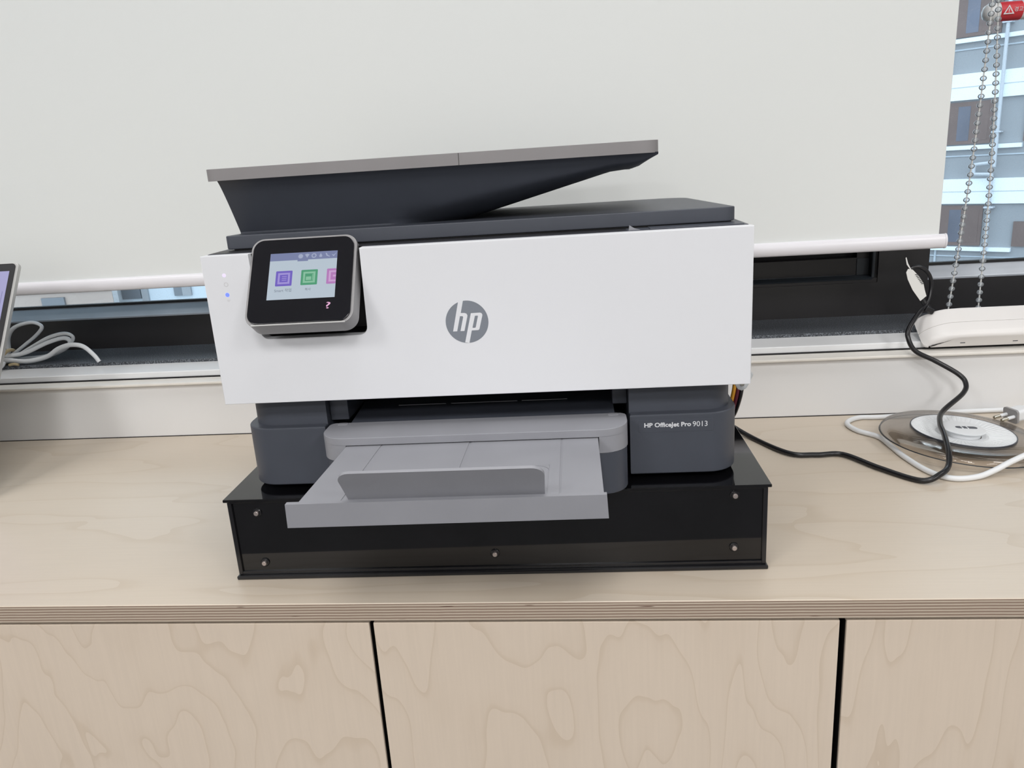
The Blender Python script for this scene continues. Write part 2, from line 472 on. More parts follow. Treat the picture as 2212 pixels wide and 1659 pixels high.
# upstand behind the counter
struct(MB().box(-3.2, 3.2, 0.4417, 0.500, FZ, 0.0772).build('wall_upstand', M['wall'], smooth=False), 'white low wall between the counter and the window ledge')
# window wall above and beside the glazing
shell('wall_lintel', (-3.2, 3.2, 0.600, 0.72, 1.35, CZ), M['room_wall'])
shell('wall_window_end', (1.45, 3.2, 0.600, 0.72, 0.0, 1.35), M['room_wall'])
shell('wall_window_side', (-3.2, -1.6, 0.600, 0.72, 0.0, 1.35), M['room_wall'])
# cream edging on top of the upstand, with dark joint behind it
struct(MB().box(-3.2, 3.2, 0.4337, 0.4592, 0.0772, 0.0812, 0.0012).build('trim_1', M['lip']), 'cream ledge edging along the top of the low wall')
struct(MB().box(-3.2, 3.2, 0.4592, 0.4612, 0.0772, 0.0830).build('trim_2', M['dark_black'], smooth=False))
struct(MB().box(-3.2, 3.2, 0.4412, 0.4420, -0.010, 0.0010).build('trim_5', M['dark_brown'], smooth=False))
# white aluminium ledge
struct(MB().prism([(0.4607, 0.0772), (0.4607, 0.0898), (0.4622, 0.0910), (0.500, 0.0940), (0.500, 0.0772)], -3.2, 3.2, 'x').build('trim_3', M['trim_white'], smooth=False), 'white aluminium ledge in front of the stone sill')
# granite sill
struct(MB().box(-3.2, 3.2, 0.5005, 0.640, 0.0600, 0.0985, 0.0008).build('trim_4', M['granite']), 'dark speckled granite window sill')
# dark spandrel under the glazing
struct(MB().box(-3.2, 3.2, 0.600, 0.70, 0.0985, 0.1470).build('wall_spandrel', M['dark_brown'], smooth=False), 'dark brown panel below the glazing')

# windows -------------------------------------------------------------
def glazed_window(name, x0, x1, lab):
    r = empty(name, ((x0 + x1) / 2, 0.60, 0.147)); struct(r, lab)
    ox = -(x0 + x1) / 2
    # aluminium bottom rail: rounded nose, sloping back to the gasket
    prof = [(0.0, 0.0), (-0.001, 0.0025), (0.0, 0.0042), (0.008, 0.0082), (0.010, 0.0104), (0.021, 0.0145), (0.0225, 0.0175), (0.032, 0.0175), (0.032, 0.0)]
    MB().prism([(y, z) for y, z in prof], x0 + ox, x1 + ox, 'x').build('bottom_rail', M['alu'], r, angle=50)
    MB().box(x0 + ox, x1 + ox, 0.0205, 0.0300, 0.0172, 0.0212, 0.0006).build('gasket', M['dark_black'], r)
    MB().box(x0 + ox, x0 + ox + 0.004, 0.0225, 0.032, 0.0212, 1.203).build('side_frame', M['dark_brown'], r, False)
    MB().box(x1 + ox - 0.004, x1 + ox, 0.0225, 0.032, 0.0212, 1.203).build('side_frame', M['dark_brown'], r, False)
    MB().box(x0 + ox, x1 + ox, 0.0250, 0.0290, 0.0208, 1.203).build('pane', M['glass'], r, False)
    return r
glazed_window('window_1', -1.6, -0.30, 'glazed window strip under the blind beside the laptop')
glazed_window('window_3', 0.5425, 1.45, 'glazed window beside the bead chain with building outside')
# dark ventilation sash between the two panes
r = empty('window_2', (0.1212, 0.60, 0.147)); struct(r, 'dark brown opening sash behind the printer')
ox = -0.1212
MB().box(0.4730 + ox, 0.5425 + ox, 0.0, 0.06, 0.0, 1.203).build('mullion', M['dark_brown'], r, False)
MB().box(-0.30 + ox, -0.23 + ox, 0.0, 0.06, 0.0, 1.203).build('mullion', M['dark_brown'], r, False)
MB().box(-0.23 + ox, 0.473 + ox, 0.0015, 0.06, 0.0, 0.0065).build('sash_sill', M['dark_brown'], r, False)
MB().prism([(-0.001, 0.0065), (0.0, 0.0045), (0.016, 0.0045), (0.016, 0.0095), (0.012, 0.0095)], -0.23 + ox, 0.466 + ox, 'x').build('lower_bead', M['dark_blue'], r, False)
MB().box(-0.23 + ox, 0.4480 + ox, 0.0165, 0.05, 0.0095, 0.0345, 0.0004).build('sash_rail', M['dark_brown'], r)
MB().box(0.4480 + ox, 0.4650 + ox, 0.0150, 0.05, 0.0085, 0.0335, 0.0004).build('corner_block', M['dark_blue'], r)
MB().box(0.4480 + ox, 0.4650 + ox, 0.0165, 0.05, 0.0335, 1.203).build('sash_stile', M['dark_brown'], r, False)
MB().box(0.4660 + ox, 0.4730 + ox, 0.004, 0.05, 0.0065, 1.203).build('weather_strip', M['dark_black'], r, False)
MB().tube([(0.4668 + ox, 0.003, 0.007), (0.4668 + ox, 0.003, 1.2)], 0.0022, 8).build('sash_seal', M['dark_blue'], r)
MB().box(-0.23 + ox, 0.4480 + ox, 0.036, 0.046, 0.0345, 1.203).build('dark_panel', M['dark_black'], r, False)

# ceiling lamps ---------------------------------------------------------
M['diffuser'] = emissive('led_panel_diffuser', (1.0, 0.98, 0.96), 2.6)
M['diffuser_dim'] = emissive('led_panel_diffuser_dimmed', (1.0, 0.98, 0.96), 0.7)
lamp_names = ['over the counter on the laptop side', 'over the counter above the printer', 'over the counter on the cable side', 'in the middle row on the laptop side', 'in the middle row opposite the printer', 'in the middle row on the cable side', 'at the rear wall on the laptop side', 'at the rear wall opposite the printer', 'at the rear wall on the cable side']
for (lx, ly), nm in zip(LAMP_SPOTS, lamp_names):
    r = empty('ceiling_light', (lx, ly, CZ), 0, 'square white ceiling light panel ' + nm, 'ceiling light', 'ceiling light panels')
    MB().box(-0.31, 0.31, -0.31, -0.295, -0.02, 0).box(-0.31, 0.31, 0.295, 0.31, -0.02, 0).box(-0.31, -0.295, -0.295, 0.295, -0.02, 0).box(0.295, 0.31, -0.295, 0.295, -0.02, 0).build('frame', M['trim_white'], r, False)
    MB().box(-0.295, 0.295, -0.295, 0.295, -0.012, -0.002).build('diffuser', M['diffuser'] if ly < -1 else M['diffuser_dim'], r, False)
    ld = bpy.data.lights.new('panel_light', 'AREA'); ld.shape = 'SQUARE'; ld.size = 0.56; ld.energy = LAMP_POWER[ly]; ld.color = LAMP_COLOR
    lo = bpy.data.objects.new('panel_light', ld); COL.objects.link(lo); lo.parent = r; lo.location = (0, 0, -0.022)

# ================================================================== counter and cabinets
ct = MB().box(-1.32, 1.43, 0.0, 0.4412, -0.0171, 0.0, 0.0007, 1).build('countertop', M['ply_top'], angle=20)
tag(ct, 'pale birch plywood countertop with layered front edge running under the window', 'countertop')

doors = [(-0.530, -0.1402, 'pale birch cabinet below the counter on the laptop side', (3.1, 0.4, 7.3), (7.5, 1.0, 4.0)),
         (-0.1368, 0.2464, 'middle birch cabinet directly below the printer', (11.7, 0.9, 1.6), (9.0, 1.0, 2.6)),
         (0.2514, 0.640, 'pale birch cabinet below the counter on the cable side', (5.2, 0.3, 12.9), (11.0, 1.0, 2.0)),
         (-0.920, -0.5334, 'second birch cabinet along from the printer on the laptop end', (8.4, 0.3, 3.9), (9.0, 1.0, 3.0)),
         (0.6434, 1.030, 'second birch cabinet along from the printer on the power strip end', (1.2, 0.6, 6.9), (8.0, 1.0, 3.0)),
         (-1.310, -0.9234, 'end birch cabinet at the laptop end of the counter', (6.1, 0.3, 2.2), (9.0, 1.0, 3.0)),
         (1.0334, 1.420, 'end birch cabinet at the power strip end of the counter', (2.7, 0.3, 9.3), (9.0, 1.0, 3.0))]
for i, (x0, x1, lab, off, sc) in enumerate(doors):
    cx = (x0 + x1) / 2
    r = empty('cabinet', (cx, 0.004, FZ), 0, lab, 'cabinet', 'birch cabinets under the counter')
    h = -0.0171 - FZ
    a, b_ = x0 - cx, x1 - cx
    mdoor = birch('birch_door', sc, off, (330, 330, 16), base=(0.720, 0.610, 0.500), line=(0.57, 0.455, 0.34), rough=0.5, rings=13, lines=0.52)
    MB().box(a - 0.001, a + 0.016, 0.021, 0.42, 0.08, h - 0.0005).box(b_ - 0.016, b_ + 0.001, 0.021, 0.42, 0.08, h - 0.0005).box(a + 0.016, b_ - 0.016, 0.021, 0.42, 0.08, 0.096).box(a + 0.016, b_ - 0.016, 0.404, 0.42, 0.096, h - 0.0005).box(a, b_, 0.05, 0.42, 0.0, 0.08).build('body', M['black_edge'], r, False)
    d = MB().box(a + 0.0, b_ - 0.0, 0.0, 0.0172, 0.085, h - 0.0042, 0.0011, 2).build('door', mdoor, r)
    for xe in (a - 0.0002, b_ - 0.0002):
        MB().box(xe, xe + 0.0004, 0.0022, 0.0172, 0.085, h - 0.0055).build('edge_band', M['black_edge'], d, False)

# ================================================================== black acrylic riser
RX, RY, RTH = -0.26796, 0.04277, 0.01691
W, H = 0.4662, 0.0782
rs = empty('riser_box', (RX, RY, 0), RTH, 'glossy black acrylic riser box with small round studs under the printer', 'riser')
MB().box(-0.0025, W + 0.0025, -0.0022, 0.318, H - 0.0026, H, 0.0004, 1).build('top_plate', M['acrylic'], rs)
MB().box(0.0036, W - 0.0036, 0.0022, 0.0052, 0.0040, H - 0.0055).build('front_plate', M['acrylic'], rs, False)
MB().box(0.0, W, 0.0006, 0.008, H - 0.0050, H - 0.0026, 0.0003, 1).build('upper_rail', M['acrylic_edge'], rs)
MB().box(0.0, 0.0036, 0.0, 0.312, 0.0040, H - 0.0026, 0.0003, 1).build('side_plate', M['acrylic_edge'], rs)
MB().box(W - 0.0036, W, 0.0, 0.312, 0.0040, H - 0.0026, 0.0003, 1).build('side_plate', M['acrylic_edge'], rs)
MB().box(-0.0014, W + 0.0014, -0.0030, 0.314, 0.0, 0.0036, 0.0008, 1).build('bottom_plate', M['acrylic_edge'], rs)
MB().box(0.0030, W - 0.0030, 0.0004, 0.004, 0.0036, 0.0066, 0.0003, 1).build('lower_rail', M['acrylic_edge'], rs)
MB().box(0.0036, W - 0.0036, 0.308, 0.311, 0.0036, H - 0.003).build('rear_plate', M['acrylic'], rs, False)
rot_front = Matrix.Rotation(math.pi / 2, 4, 'X')
for sx, sz in ((0.0254, 0.0640), (0.0252, 0.0150), (0.2340, 0.0188), (0.4394, 0.0678), (0.4394, 0.0195)):
    st = MB().lathe([(0.0, 0.0), (0.0040, 0.0), (0.0040, 0.0010), (0.0034, 0.0016), (0.0, 0.0016)], 20, Matrix.Translation((sx, 0.0022, sz)) @ rot_front).build('stud', M['acrylic_edge'], rs)
    MB().lathe([(0.0, 0.0016), (0.0021, 0.0016), (0.0021, 0.0034), (0.0018, 0.0037), (0.0, 0.0037)], 16, Matrix.Translation((sx, 0.0022, sz)) @ rot_front).build('stud_cap', M['steel'], st)

# ================================================================== printer
pr = empty('printer', (-0.2565, 0.0481, H), 0.015119, 'white and dark grey inkjet office printer with tilted touchscreen and open output tray', 'printer')
PW, PZ0, PZ1 = 0.4395, 0.0852, 0.2110
# chassis behind the front panel, notched for the control panel
notch = [(0.0022, 0.0105), (0.0400, 0.0105), (0.0400, 0.0420), (0.1322, 0.0420), (0.1322, 0.0105), (0.4373, 0.0105), (0.4373, 0.330), (0.0022, 0.330)]
MB().prism(notch, PZ0 + 0.0005, PZ1 + 0.0004, 'z').build('chassis', M['dark_grey'], pr, False)
# white front panel with cut-out
cz, rr = 0.1407, 0.0065
cut = [(0.0, PZ0), (PW, PZ0), (PW, PZ1), (0.1318, PZ1)]
for k in range(7):
    a = math.radians(0 - 90 * k / 6); cut.append((0.1308 - rr + rr * math.cos(a), cz + rr + rr * math.sin(a)))
for k in range(7):
    a = math.radians(270 - 90 * k / 6); cut.append((0.0412 + rr + rr * math.cos(a), cz + rr + rr * math.sin(a)))
cut += [(0.0405, PZ1), (0.0, PZ1)]
MB().prism(cut, 0.0, 0.0115, 'y', 0.0009, 2).build('front_panel', M['white_plastic'], pr, angle=40)
# black lining of the cut-out
MB().box(0.0398, 0.1324, 0.0395, 0.0415, 0.139, 0.2112).box(0.0398, 0.1324, 0.0055, 0.040, 0.1385, 0.1400).box(0.0396, 0.0408, 0.006, 0.040, 0.1395, 0.2106).box(0.1312, 0.1324, 0.006, 0.040, 0.1395, 0.2106).build('panel_recess', M['black_plastic'], pr, False)
# scanner lid: front face straight, top falls towards the back
bm_ = MB().prism(rrect(0.0098, 0.4322, 0.0300, 0.330, (0.004, 0.010, 0.035, 0.02), 7), 0.2128, 0.2242, 'z', 0.0009, 2)
for v in bm_.bm.verts:
    t = (v.co.y - 0.030) / 0.30
    if v.co.z > 0.219: v.co.z -= 0.0072 * max(0, t) ** 0.8
    elif v.co.z < 0.2150: pass
bm_.build('scanner_lid', M['dark_grey2'], pr, angle=40)
MB().prism(rrect(0.0125, 0.4300, 0.0330, 0.325, 0.008, 4), 0.2110, 0.2130, 'z').build('lid_gasket', M['black_plastic'], pr)
MB().prism([(0.3455, 0.2112), (0.3462, 0.2152), (0.3500, 0.2128), (0.3545, 0.2114)], 0.0135, 0.0165, 'y').build('lid_tab', M['light_grey'], pr, False)
MB().box(0.3620, 0.4345, 0.0120, 0.034, 0.2113, 0.2120, 0.0003, 1).build('deck_plate', M['dark_grey2'], pr)
MB().box(0.0030, 0.3440, 0.0116, 0.034, 0.2112, 0.2116).build('deck_strip', M['black_plastic'], pr, False)
# document feeder body: front face undercut, underside rising to the right
def zund(x):
    if x < 0.196: return 0.2170
    if x < 0.335: return max(0.2170, 0.2222 + (x - 0.207) * 0.262)
    if x < 0.357: return 0.2557 + (x - 0.335) * 0.085
    return 0.2576 + (x - 0.357) * 0.62
ZT = 0.2695
xs = [0.0095 + (0.3715 - 0.0095) * k / 60 for k in range(61)]
rings = []
for x in xs:
    zb = min(zund(x), ZT - 0.0006)
    ring = []
    N = 14
    slope = 1.0 if x > 0.19 else max(0.0, (x - 0.150) / 0.04)
    for k in range(N + 1):
        t = k / N
        z = ZT + (zb - ZT) * t
        s = min(1.0, max(0.0, (ZT - z) / 0.045))
        y = 0.0335 + 0.031 * (s ** 0.86) if s > 0 else 0.0335
        if t > 0.55: y += slope * 0.030 * ((t - 0.55) / 0.45) ** 2.2
        ring.append((x + 0.0 * s, y, z))
    ring += [(x, 0.315, zb), (x, 0.318, ZT)]
    rings.append(ring)
MB().loft(rings).build('feeder_body', M['dark_grey'], pr, angle=30)
# feeder top cover and input tray (two slabs with a seam)
MB().prism(rrect(0.0004, 0.2128, 0.0300, 0.322, (0.009, 0.0003, 0.0003, 0.012), 6), 0.2690, 0.2787, 'z', 0.0008, 2).build('feeder_cover', M['warm_grey'], pr)
MB().prism(rrect(0.2131, 0.3722, 0.0300, 0.322, (0.0003, 0.012, 0.012, 0.0003), 6), 0.2690, 0.2787, 'z', 0.0008, 2).build('input_tray', M['warm_grey'], pr)
MB().prism([(0.3325, 0.2566), (0.3535, 0.2562), (0.3570, 0.2585), (0.3440, 0.2600)], 0.10, 0.25, 'y').build('paper_stop', M['clear'], pr, False)

# lower body: two steps with rounded outer corners, open in the middle for the tray
def U(x0, x1, yf, yb, xa, xb, yin, r):
    o = []
    def arc(cx, cy, a0, a1, n=9):
        for k in range(n + 1):
            a = math.radians(a0 + (a1 - a0) * k / n); o.append((cx + r * math.cos(a), cy + r * math.sin(a)))
    arc(x0 + r, yf + r, 180, 270)
    o.extend([(xa, yf), (xa, yin), (xb, yin), (xb, yf)])
    arc(x1 - r, yf + r, 270, 360)
    o.extend([(x1, yb), (x0, yb)])
    return o
XA, XB = 0.0803, 0.3430
MB().prism(U(0.0096, 0.4296, 0.0205, 0.325, XA, XB, 0.19, 0.022), 0.0560, 0.0858, 'z').build('middle_body', M['dark_grey'], pr, angle=25)
MB().prism(U(0.0042, 0.4345, 0.0120, 0.330, XA, XB, 0.19, 0.026), 0.0046, 0.0583, 'z', 0.0016, 3).build('base_body', M['dark_grey2'], pr, angle=28)
for fx, fy in ((0.05, 0.06), (0.39, 0.06), (0.05, 0.29), (0.39, 0.29)):
    MB().prism(rrect(fx - 0.012, fx + 0.012, fy - 0.008, fy + 0.008, 0.004, 3), 0.0, 0.0060, 'z').build('rubber_foot', M['black_plastic'], pr)
# paper path inside the opening
MB().prism([(0.0120, 0.0540), (0.0120, 0.0562), (0.055, 0.0594), (0.19, 0.0680), (0.19, 0.050), (0.012, 0.050)], XA + 0.020, XB - 0.012, 'x').build('output_bed', M['dark_grey'], pr, False)
MB().box(XA - 0.001, XB + 0.001, 0.105, 0.19, 0.0600, 0.0870).build('inner_wall', M['black_plastic'], pr, False)
MB().box(XA + 0.018, XB - 0.030, 0.064, 0.105, 0.0660, 0.0860, 0.0004, 1).build('exit_bar', M['dark_grey'], pr)
for k in range(6):
    x = 0.118 + k * 0.033
    MB().box(x, x + 0.020, 0.0620, 0.066, 0.0715, 0.0800, 0.0005, 1).build('exit_roller_tab', M['black_plastic'], pr)
for x0, x1 in ((0.1358, 0.1798), (0.1845, 0.2452), (0.2493, 0.2905)):
    MB().box(x0, x1, 0.0585, 0.0590, 0.0603, 0.0609).build('exit_guide', M['light_grey'], pr, False)
MB().box(0.0805, 0.0970, 0.030, 0.105, 0.0580, 0.0790, 0.0010, 2).build('side_guide', M['dark_grey'], pr)
MB().box(0.3300, 0.3428, 0.040, 0.105, 0.0600, 0.0820, 0.0010, 2).build('side_guide', M['dark_grey'], pr)

# paper drawer (dark) and its light grey cover
D0, D1, DY = 0.0857, 0.3398, -0.0272
outl = rrect(D0, D1, DY, 0.0135, (0.0215, 0.0215, 0.006, 0.006), 8)
outd = rrect(D0 + 0.0006, D1 - 0.0006, DY + 0.0006, 0.185, (0.021, 0.021, 0.004, 0.004), 8)
MB().prism(outd, 0.0042, 0.0406, 'z', 0.0012, 2).build('paper_drawer', M['dark_grey2'], pr)
cov = MB().prism(outl, 0.0544, 0.0607, 'z', 0.0007, 2, sel='hi')
def clip(poly, fn):
    return [p for p in poly if fn(p)]
lb = [p for p in outl if p[0] < 0.1080]; rb = [p for p in outl if p[0] > 0.3165]
lb_i = [(0.1094, DY)]; 
# left and right cheeks follow the rounded outline
def cheek(side):
    pts = [p for p in outl if (p[0] < 0.1085 if side < 0 else p[0] > 0.3170)]
    xi = 0.1092 if side < 0 else 0.3158
    c = (sum(p[0] for p in pts) / len(pts), sum(p[1] for p in pts) / len(pts))
    pts = pts + [(xi, DY), (xi, 0.0135)]
    c = ((D0 + 0.1092) / 2 if side < 0 else (D1 + 0.3158) / 2, -0.007)
    pts.sort(key=lambda p: math.atan2(p[1] - c[1], p[0] - c[0]))
    return pts
cov.prism(cheek(-1), 0.0407, 0.0546, 'z').prism(cheek(1), 0.0407, 0.0546, 'z')
cov.build('drawer_cover', M['light_grey'], pr, angle=40)
MB().box(0.1095, 0.3155, -0.0185, 0.013, 0.0406, 0.0540).build('cover_slot', M['black_plastic'], pr, False)
for x0 in (0.0925, 0.3244):
    MB().prism(rrect(x0, x0 + 0.0095, 0.0072, 0.0125, 0.002, 3), 0.0604, 0.0611, 'z', 0.0003, 1).build('cover_latch', M['light_grey'], pr)

# output tray extension: sloping plate made of strips with grooves between, front flange
def tilt_z(y): return 0.0533 - 0.0345 * (y + 0.02)
def strip(mb, x0, x1, y0, y1, dz0, dz1, taper=0.0):
    t = []
    for (x, y) in ((x0, y0), (x1, y0), (x1, y1), (x0, y1)): t.append((x, y))
    lo = [(x, y, tilt_z(y) + dz0) for x, y in t]; hi = [(x, y, tilt_z(y) + dz1) for x, y in t]
    mb.loft([lo, hi])
ext = MB()
strip(ext, 0.1097, 0.3150, -0.1440, -0.0150, -0.0030, -0.0004)
ext.build('extension_plate', M['light_grey'], pr, False)
pan = [(0.1097, 0.1386), (0.1400, 0.2114), (0.2132, 0.2855), (0.2869, 0.3150)]
RC = 0.2778   # edge of the recess the flap folds into
for (x0, x1) in pan:
    mb = MB()
    if x0 in (0.1400, 0.2132):
        strip(mb, x0, x1, -0.0860, -0.0150, -0.0012, 0.0)
        if x0 == 0.2132: strip(mb, RC, x1, -0.1440, -0.0860, -0.0012, 0.0)
    else:
        strip(mb, x0, x1, -0.1440, -0.0150, -0.0012, 0.0)
    mb.build('extension_panel', M['light_grey'], pr, False)
# rounded corner fillet of the recess
cf = []
for k in range(7):
    a = math.radians(90 * k / 6); cf.append((RC - 0.010 + 0.010 * math.sin(a), -0.0860 - 0.010 + 0.010 * math.cos(a)))
poly = cf + [(RC + 0.0005, -0.0855)]
MB().loft([[(x, y, tilt_z(y) - 0.0010) for x, y in poly], [(x, y, tilt_z(y)) for x, y in poly]]).build('recess_corner', M['light_grey'], pr, False)
zf = tilt_z(-0.145)
MB().loft([[(0.1006, -0.1452, zf - 0.0178), (0.3176, -0.1452, zf - 0.0166), (0.3176, -0.1410, zf - 0.0166), (0.1006, -0.1410, zf - 0.0178)],
           [(0.1016, -0.1465, zf + 0.0001), (0.3168, -0.1465, zf + 0.0009), (0.3168, -0.1425, zf + 0.0009), (0.1016, -0.1425, zf + 0.0001)]]).build('front_flange', M['light_grey'], pr, False)
# fold-up paper stop leaning forward
beta = math.radians(30); L = 0.0285
fl = []
for (x, t) in rrect(0.1405, 0.2765, 0.0, 1.0, 0, 1): pass
ol = [(0.1432, 0.0), (0.2762, 0.0)]
rx, rt = 0.0085, 0.0080
for k in range(7):
    a = math.radians(0 + 90 * k / 6); ol.append((0.2772 - rx + rx * math.cos(a), L - rt + rt * math.sin(a)))
for k in range(7):
    a = math.radians(90 + 90 * k / 6); ol.append((0.1412 + rx + rx * math.cos(a), L - rt + rt * math.sin(a)))
yb_, zb_ = -0.1390, tilt_z(-0.139) - 0.0008
def fp(x, t, d):
    return (x, yb_ - t * math.sin(beta) + d * math.cos(beta), zb_ + t * math.cos(beta) + d * math.sin(beta))
MB().loft([[fp(x, t, 0.0) for x, t in ol], [fp(x, t, 0.0022) for x, t in ol]]).build('paper_stop_flap', M['light_grey'], pr, angle=50)

# control panel ------------------------------------------------------------
al = math.radians(34.5)
cp = bpy.data.objects.new('control_panel', None); COL.objects.link(cp); cp.parent = pr; cp.empty_display_size = 0.01
# local frame of the panel: x right, y up the face, z out of the face
Mx = Matrix(((1, 0, 0), (0, math.sin(al), -math.cos(al)), (0, math.cos(al), math.sin(al)))).to_4x4()
cp.matrix_local = Matrix.Translation((0.0403, -0.030, 0.1574)) @ Mx
CW, CH = 0.0880, 0.0779
MB().prism(rrect(0, CW, 0, CH, 0.0105, 8), -0.0165, -0.0006, 'z', 0.0008, 2, sel='hi').build('housing', M['bezel_grey'], cp)
MB().prism(rrect(0.0022, CW - 0.0022, 0.0016, CH - 0.0022, 0.0090, 8), -0.0012, 0.0008, 'z', 0.0006, 2, sel='hi').build('face_glass', M['black_gloss'], cp)
MB().prism(rrect(0.0060, CW - 0.0060, 0.0004, 0.0014, 0.0004, 2), -0.0010, 0.0002, 'z').build('chrome_lip', M['silver'], cp)
MB().prism([(0.0100, -0.016), (CW - 0.010, -0.016), (CW - 0.010, -0.030), (0.0100, -0.030)], 0.035, 0.070, 'y', xf=Matrix(((1, 0, 0, 0), (0, 1, 0, 0), (0, 0, 1, 0), (0, 0, 0, 1)))).build('hinge_arm', M['black_plastic'], cp, False)
SX0, SX1, SY0, SY1 = 0.0173, 0.0727, 0.0218, 0.0627
M['scr_bg'] = emissive('screen_pale', (0.45, 0.53, 0.61), 0.92)
M['scr_head'] = emissive('screen_header', (0.17, 0.205, 0.38), 0.85)
M['scr_icon'] = emissive('screen_header_icon', (0.36, 0.41, 0.58), 0.85)
M['scr_pur'] = emissive('screen_purple', (0.135, 0.085, 0.50), 0.9)
M['scr_pur2'] = emissive('screen_lilac', (0.33, 0.27, 0.66), 0.9)
M['scr_grn'] = emissive('screen_green', (0.045, 0.30, 0.15), 0.9)
M['scr_grn2'] = emissive('screen_mint', (0.22, 0.50, 0.33), 0.9)
M['scr_pnk'] = emissive('screen_pink', (0.44, 0.17, 0.47), 0.9)
M['scr_pnk2'] = emissive('screen_rose', (0.58, 0.34, 0.62), 0.9)
M['scr_txt'] = emissive('screen_text', (0.17, 0.20, 0.26), 0.9)
M['q_pink'] = emissive('help_key_light', (0.80, 0.42, 0.66), 0.9)
def plate(name, x0, x1, y0, y1, z, m, par, r=0.0):
    pts = rrect(x0, x1, y0, y1, r, 2) if r else [(x0, y0), (x1, y0), (x1, y1), (x0, y1)]
    return MB().prism(pts, z - 0.00012, z, 'z').build(name, m, par, False)
scr = plate('screen', SX0, SX1, SY0, SY1, 0.00092, M['scr_bg'], cp)
hd = 0.0560
plate('header_bar', SX0, SX1, hd, SY1, 0.00097, M['scr_head'], scr)
plate('header_tab', SX0 + 0.0228, SX0 + 0.0315, hd - 0.0012, hd, 0.00097, M['scr_head'], scr)
z2 = 0.00102
# small status icons
ix = [SX0 + 0.0252, SX0 + 0.0306, SX0 + 0.0362, SX0 + 0.0418, SX0 + 0.0474, SX0 + 0.0527]
cyh = 0.0592
MB().lathe([(0, 0), (0.0020, 0), (0.0020, 0.0001), (0, 0.0001)], 16, Matrix.Translation((ix[0], cyh, z2 - 0.0001))).build('status_icon', M['scr_icon'], scr, False)
MB().prism([(ix[1] - 0.0019, cyh + 0.0014), (ix[1], cyh - 0.0017), (ix[1] + 0.0019, cyh + 0.0014), (ix[1], cyh + 0.0020)], z2 - 0.0001, z2, 'z').build('status_icon', M['scr_icon'], scr, False)
MB().lathe([(0.0012, 0), (0.0021, 0), (0.0021, 0.0001), (0.0012, 0.0001)], 12, Matrix.Translation((ix[2], cyh, z2 - 0.0001)), close=True).build('status_icon', M['scr_icon'], scr, False)
MB().prism([(ix[3] - 0.0013, cyh - 0.0006), (ix[3] - 0.0008, cyh - 0.0016), (ix[3] + 0.0008, cyh - 0.0016), (ix[3] + 0.0013, cyh - 0.0006), (ix[3], cyh + 0.0020)], z2 - 0.0001, z2, 'z').build('status_icon', M['scr_icon'], scr, False)
MB().prism([(ix[4] - 0.0018, cyh + 0.0017), (ix[4] - 0.0008, cyh + 0.0018), (ix[4] + 0.0002, cyh - 0.0002), (ix[4] + 0.0018, cyh - 0.0010), (ix[4] + 0.0018, cyh - 0.0018), (ix[4] - 0.0008, cyh - 0.0008)], z2 - 0.0001, z2, 'z').build('status_icon', M['scr_icon'], scr, False)
MB().prism([(ix[5] - 0.0020, cyh + 0.0004), (ix[5] - 0.0002, cyh - 0.0016), (ix[5] + 0.0022, cyh + 0.0020), (ix[5] - 0.0002, cyh - 0.0002)], z2 - 0.0001, z2, 'z').build('status_icon', M['scr_icon'], scr, False)
def icon(x0, x1, y0, y1, ma, mb_, kind):
    r_ = plate('app_icon', x0, x1, y0, y1, z2, ma, scr, 0.0006)
    w_ = x1 - x0; full = 0.0135
    plate('icon_ring', x0 + 0.0018, min(x0 + full - 0.0018, x1), y0 + 0.0018, y1 - 0.0018, z2 + 0.00004, mb_, r_)
    plate('icon_core', x0 + 0.0034, min(x0 + full - 0.0034, x1), y0 + 0.0034, y1 - 0.0034, z2 + 0.00008, ma, r_)
    if kind == 'form':
        for k in range(3): plate('icon_line', x0 + 0.0052, x0 + full - 0.0044, y0 + 0.0048 + k * 0.0016, y0 + 0.0054 + k * 0.0016, z2 + 0.00012, mb_, r_)
    elif kind == 'copy':
        plate('icon_line', x0 + 0.0042, x0 + full - 0.0050, y0 + 0.0042, y0 + 0.0072, z2 + 0.00012, mb_, r_)
        plate('icon_line', x0 + full - 0.0042, x0 + full - 0.0037, y0 + 0.0040, y1 - 0.0040, z2 + 0.00012, mb_, r_)
    else:
        plate('icon_line', min(x0 + 0.0052, x1 - 0.0004), x1, y0 + 0.0060, y0 + 0.0076, z2 + 0.00012, mb_, r_)
icon(SX0 + 0.0060, SX0 + 0.0195, 0.0335, 0.0468, M['scr_pur'], M['scr_pur2'], 'form')
icon(SX0 + 0.0268, SX0 + 0.0403, 0.0335, 0.0468, M['scr_grn'], M['scr_grn2'], 'copy')
icon(SX0 + 0.0478, SX1, 0.0335, 0.0468, M['scr_pnk'], M['scr_pnk2'], 'scan')
def text_flat(name, txt, x0, x1, yc, z, m, par, cap=None):
    me = text_mesh(txt, 0.01, extrude=0.00004)
    xs_ = [v.co.x for v in me.vertices]; ys_ = [v.co.y for v in me.vertices]
    s_ = (x1 - x0) / (max(xs_) - min(xs_)); sy_ = s_ if cap is None else cap / (max(ys_) - min(ys_))
    mx_, my_ = min(xs_), (min(ys_) + max(ys_)) / 2
    for v in me.vertices: v.co = Vector((x0 + (v.co.x - mx_) * s_, yc + (v.co.y - my_) * sy_, z + v.co.z))
    return link(name, me, m, par, smooth=False)
text_flat('icon_caption', 'Smart \uc791\uc5c5', SX0 + 0.0058, SX0 + 0.0197, 0.0297, z2, M['scr_txt'], scr)
text_flat('icon_caption', '\ubcf5\uc0ac', SX0 + 0.0308, SX0 + 0.0356, 0.0297, z2, M['scr_txt'], scr)
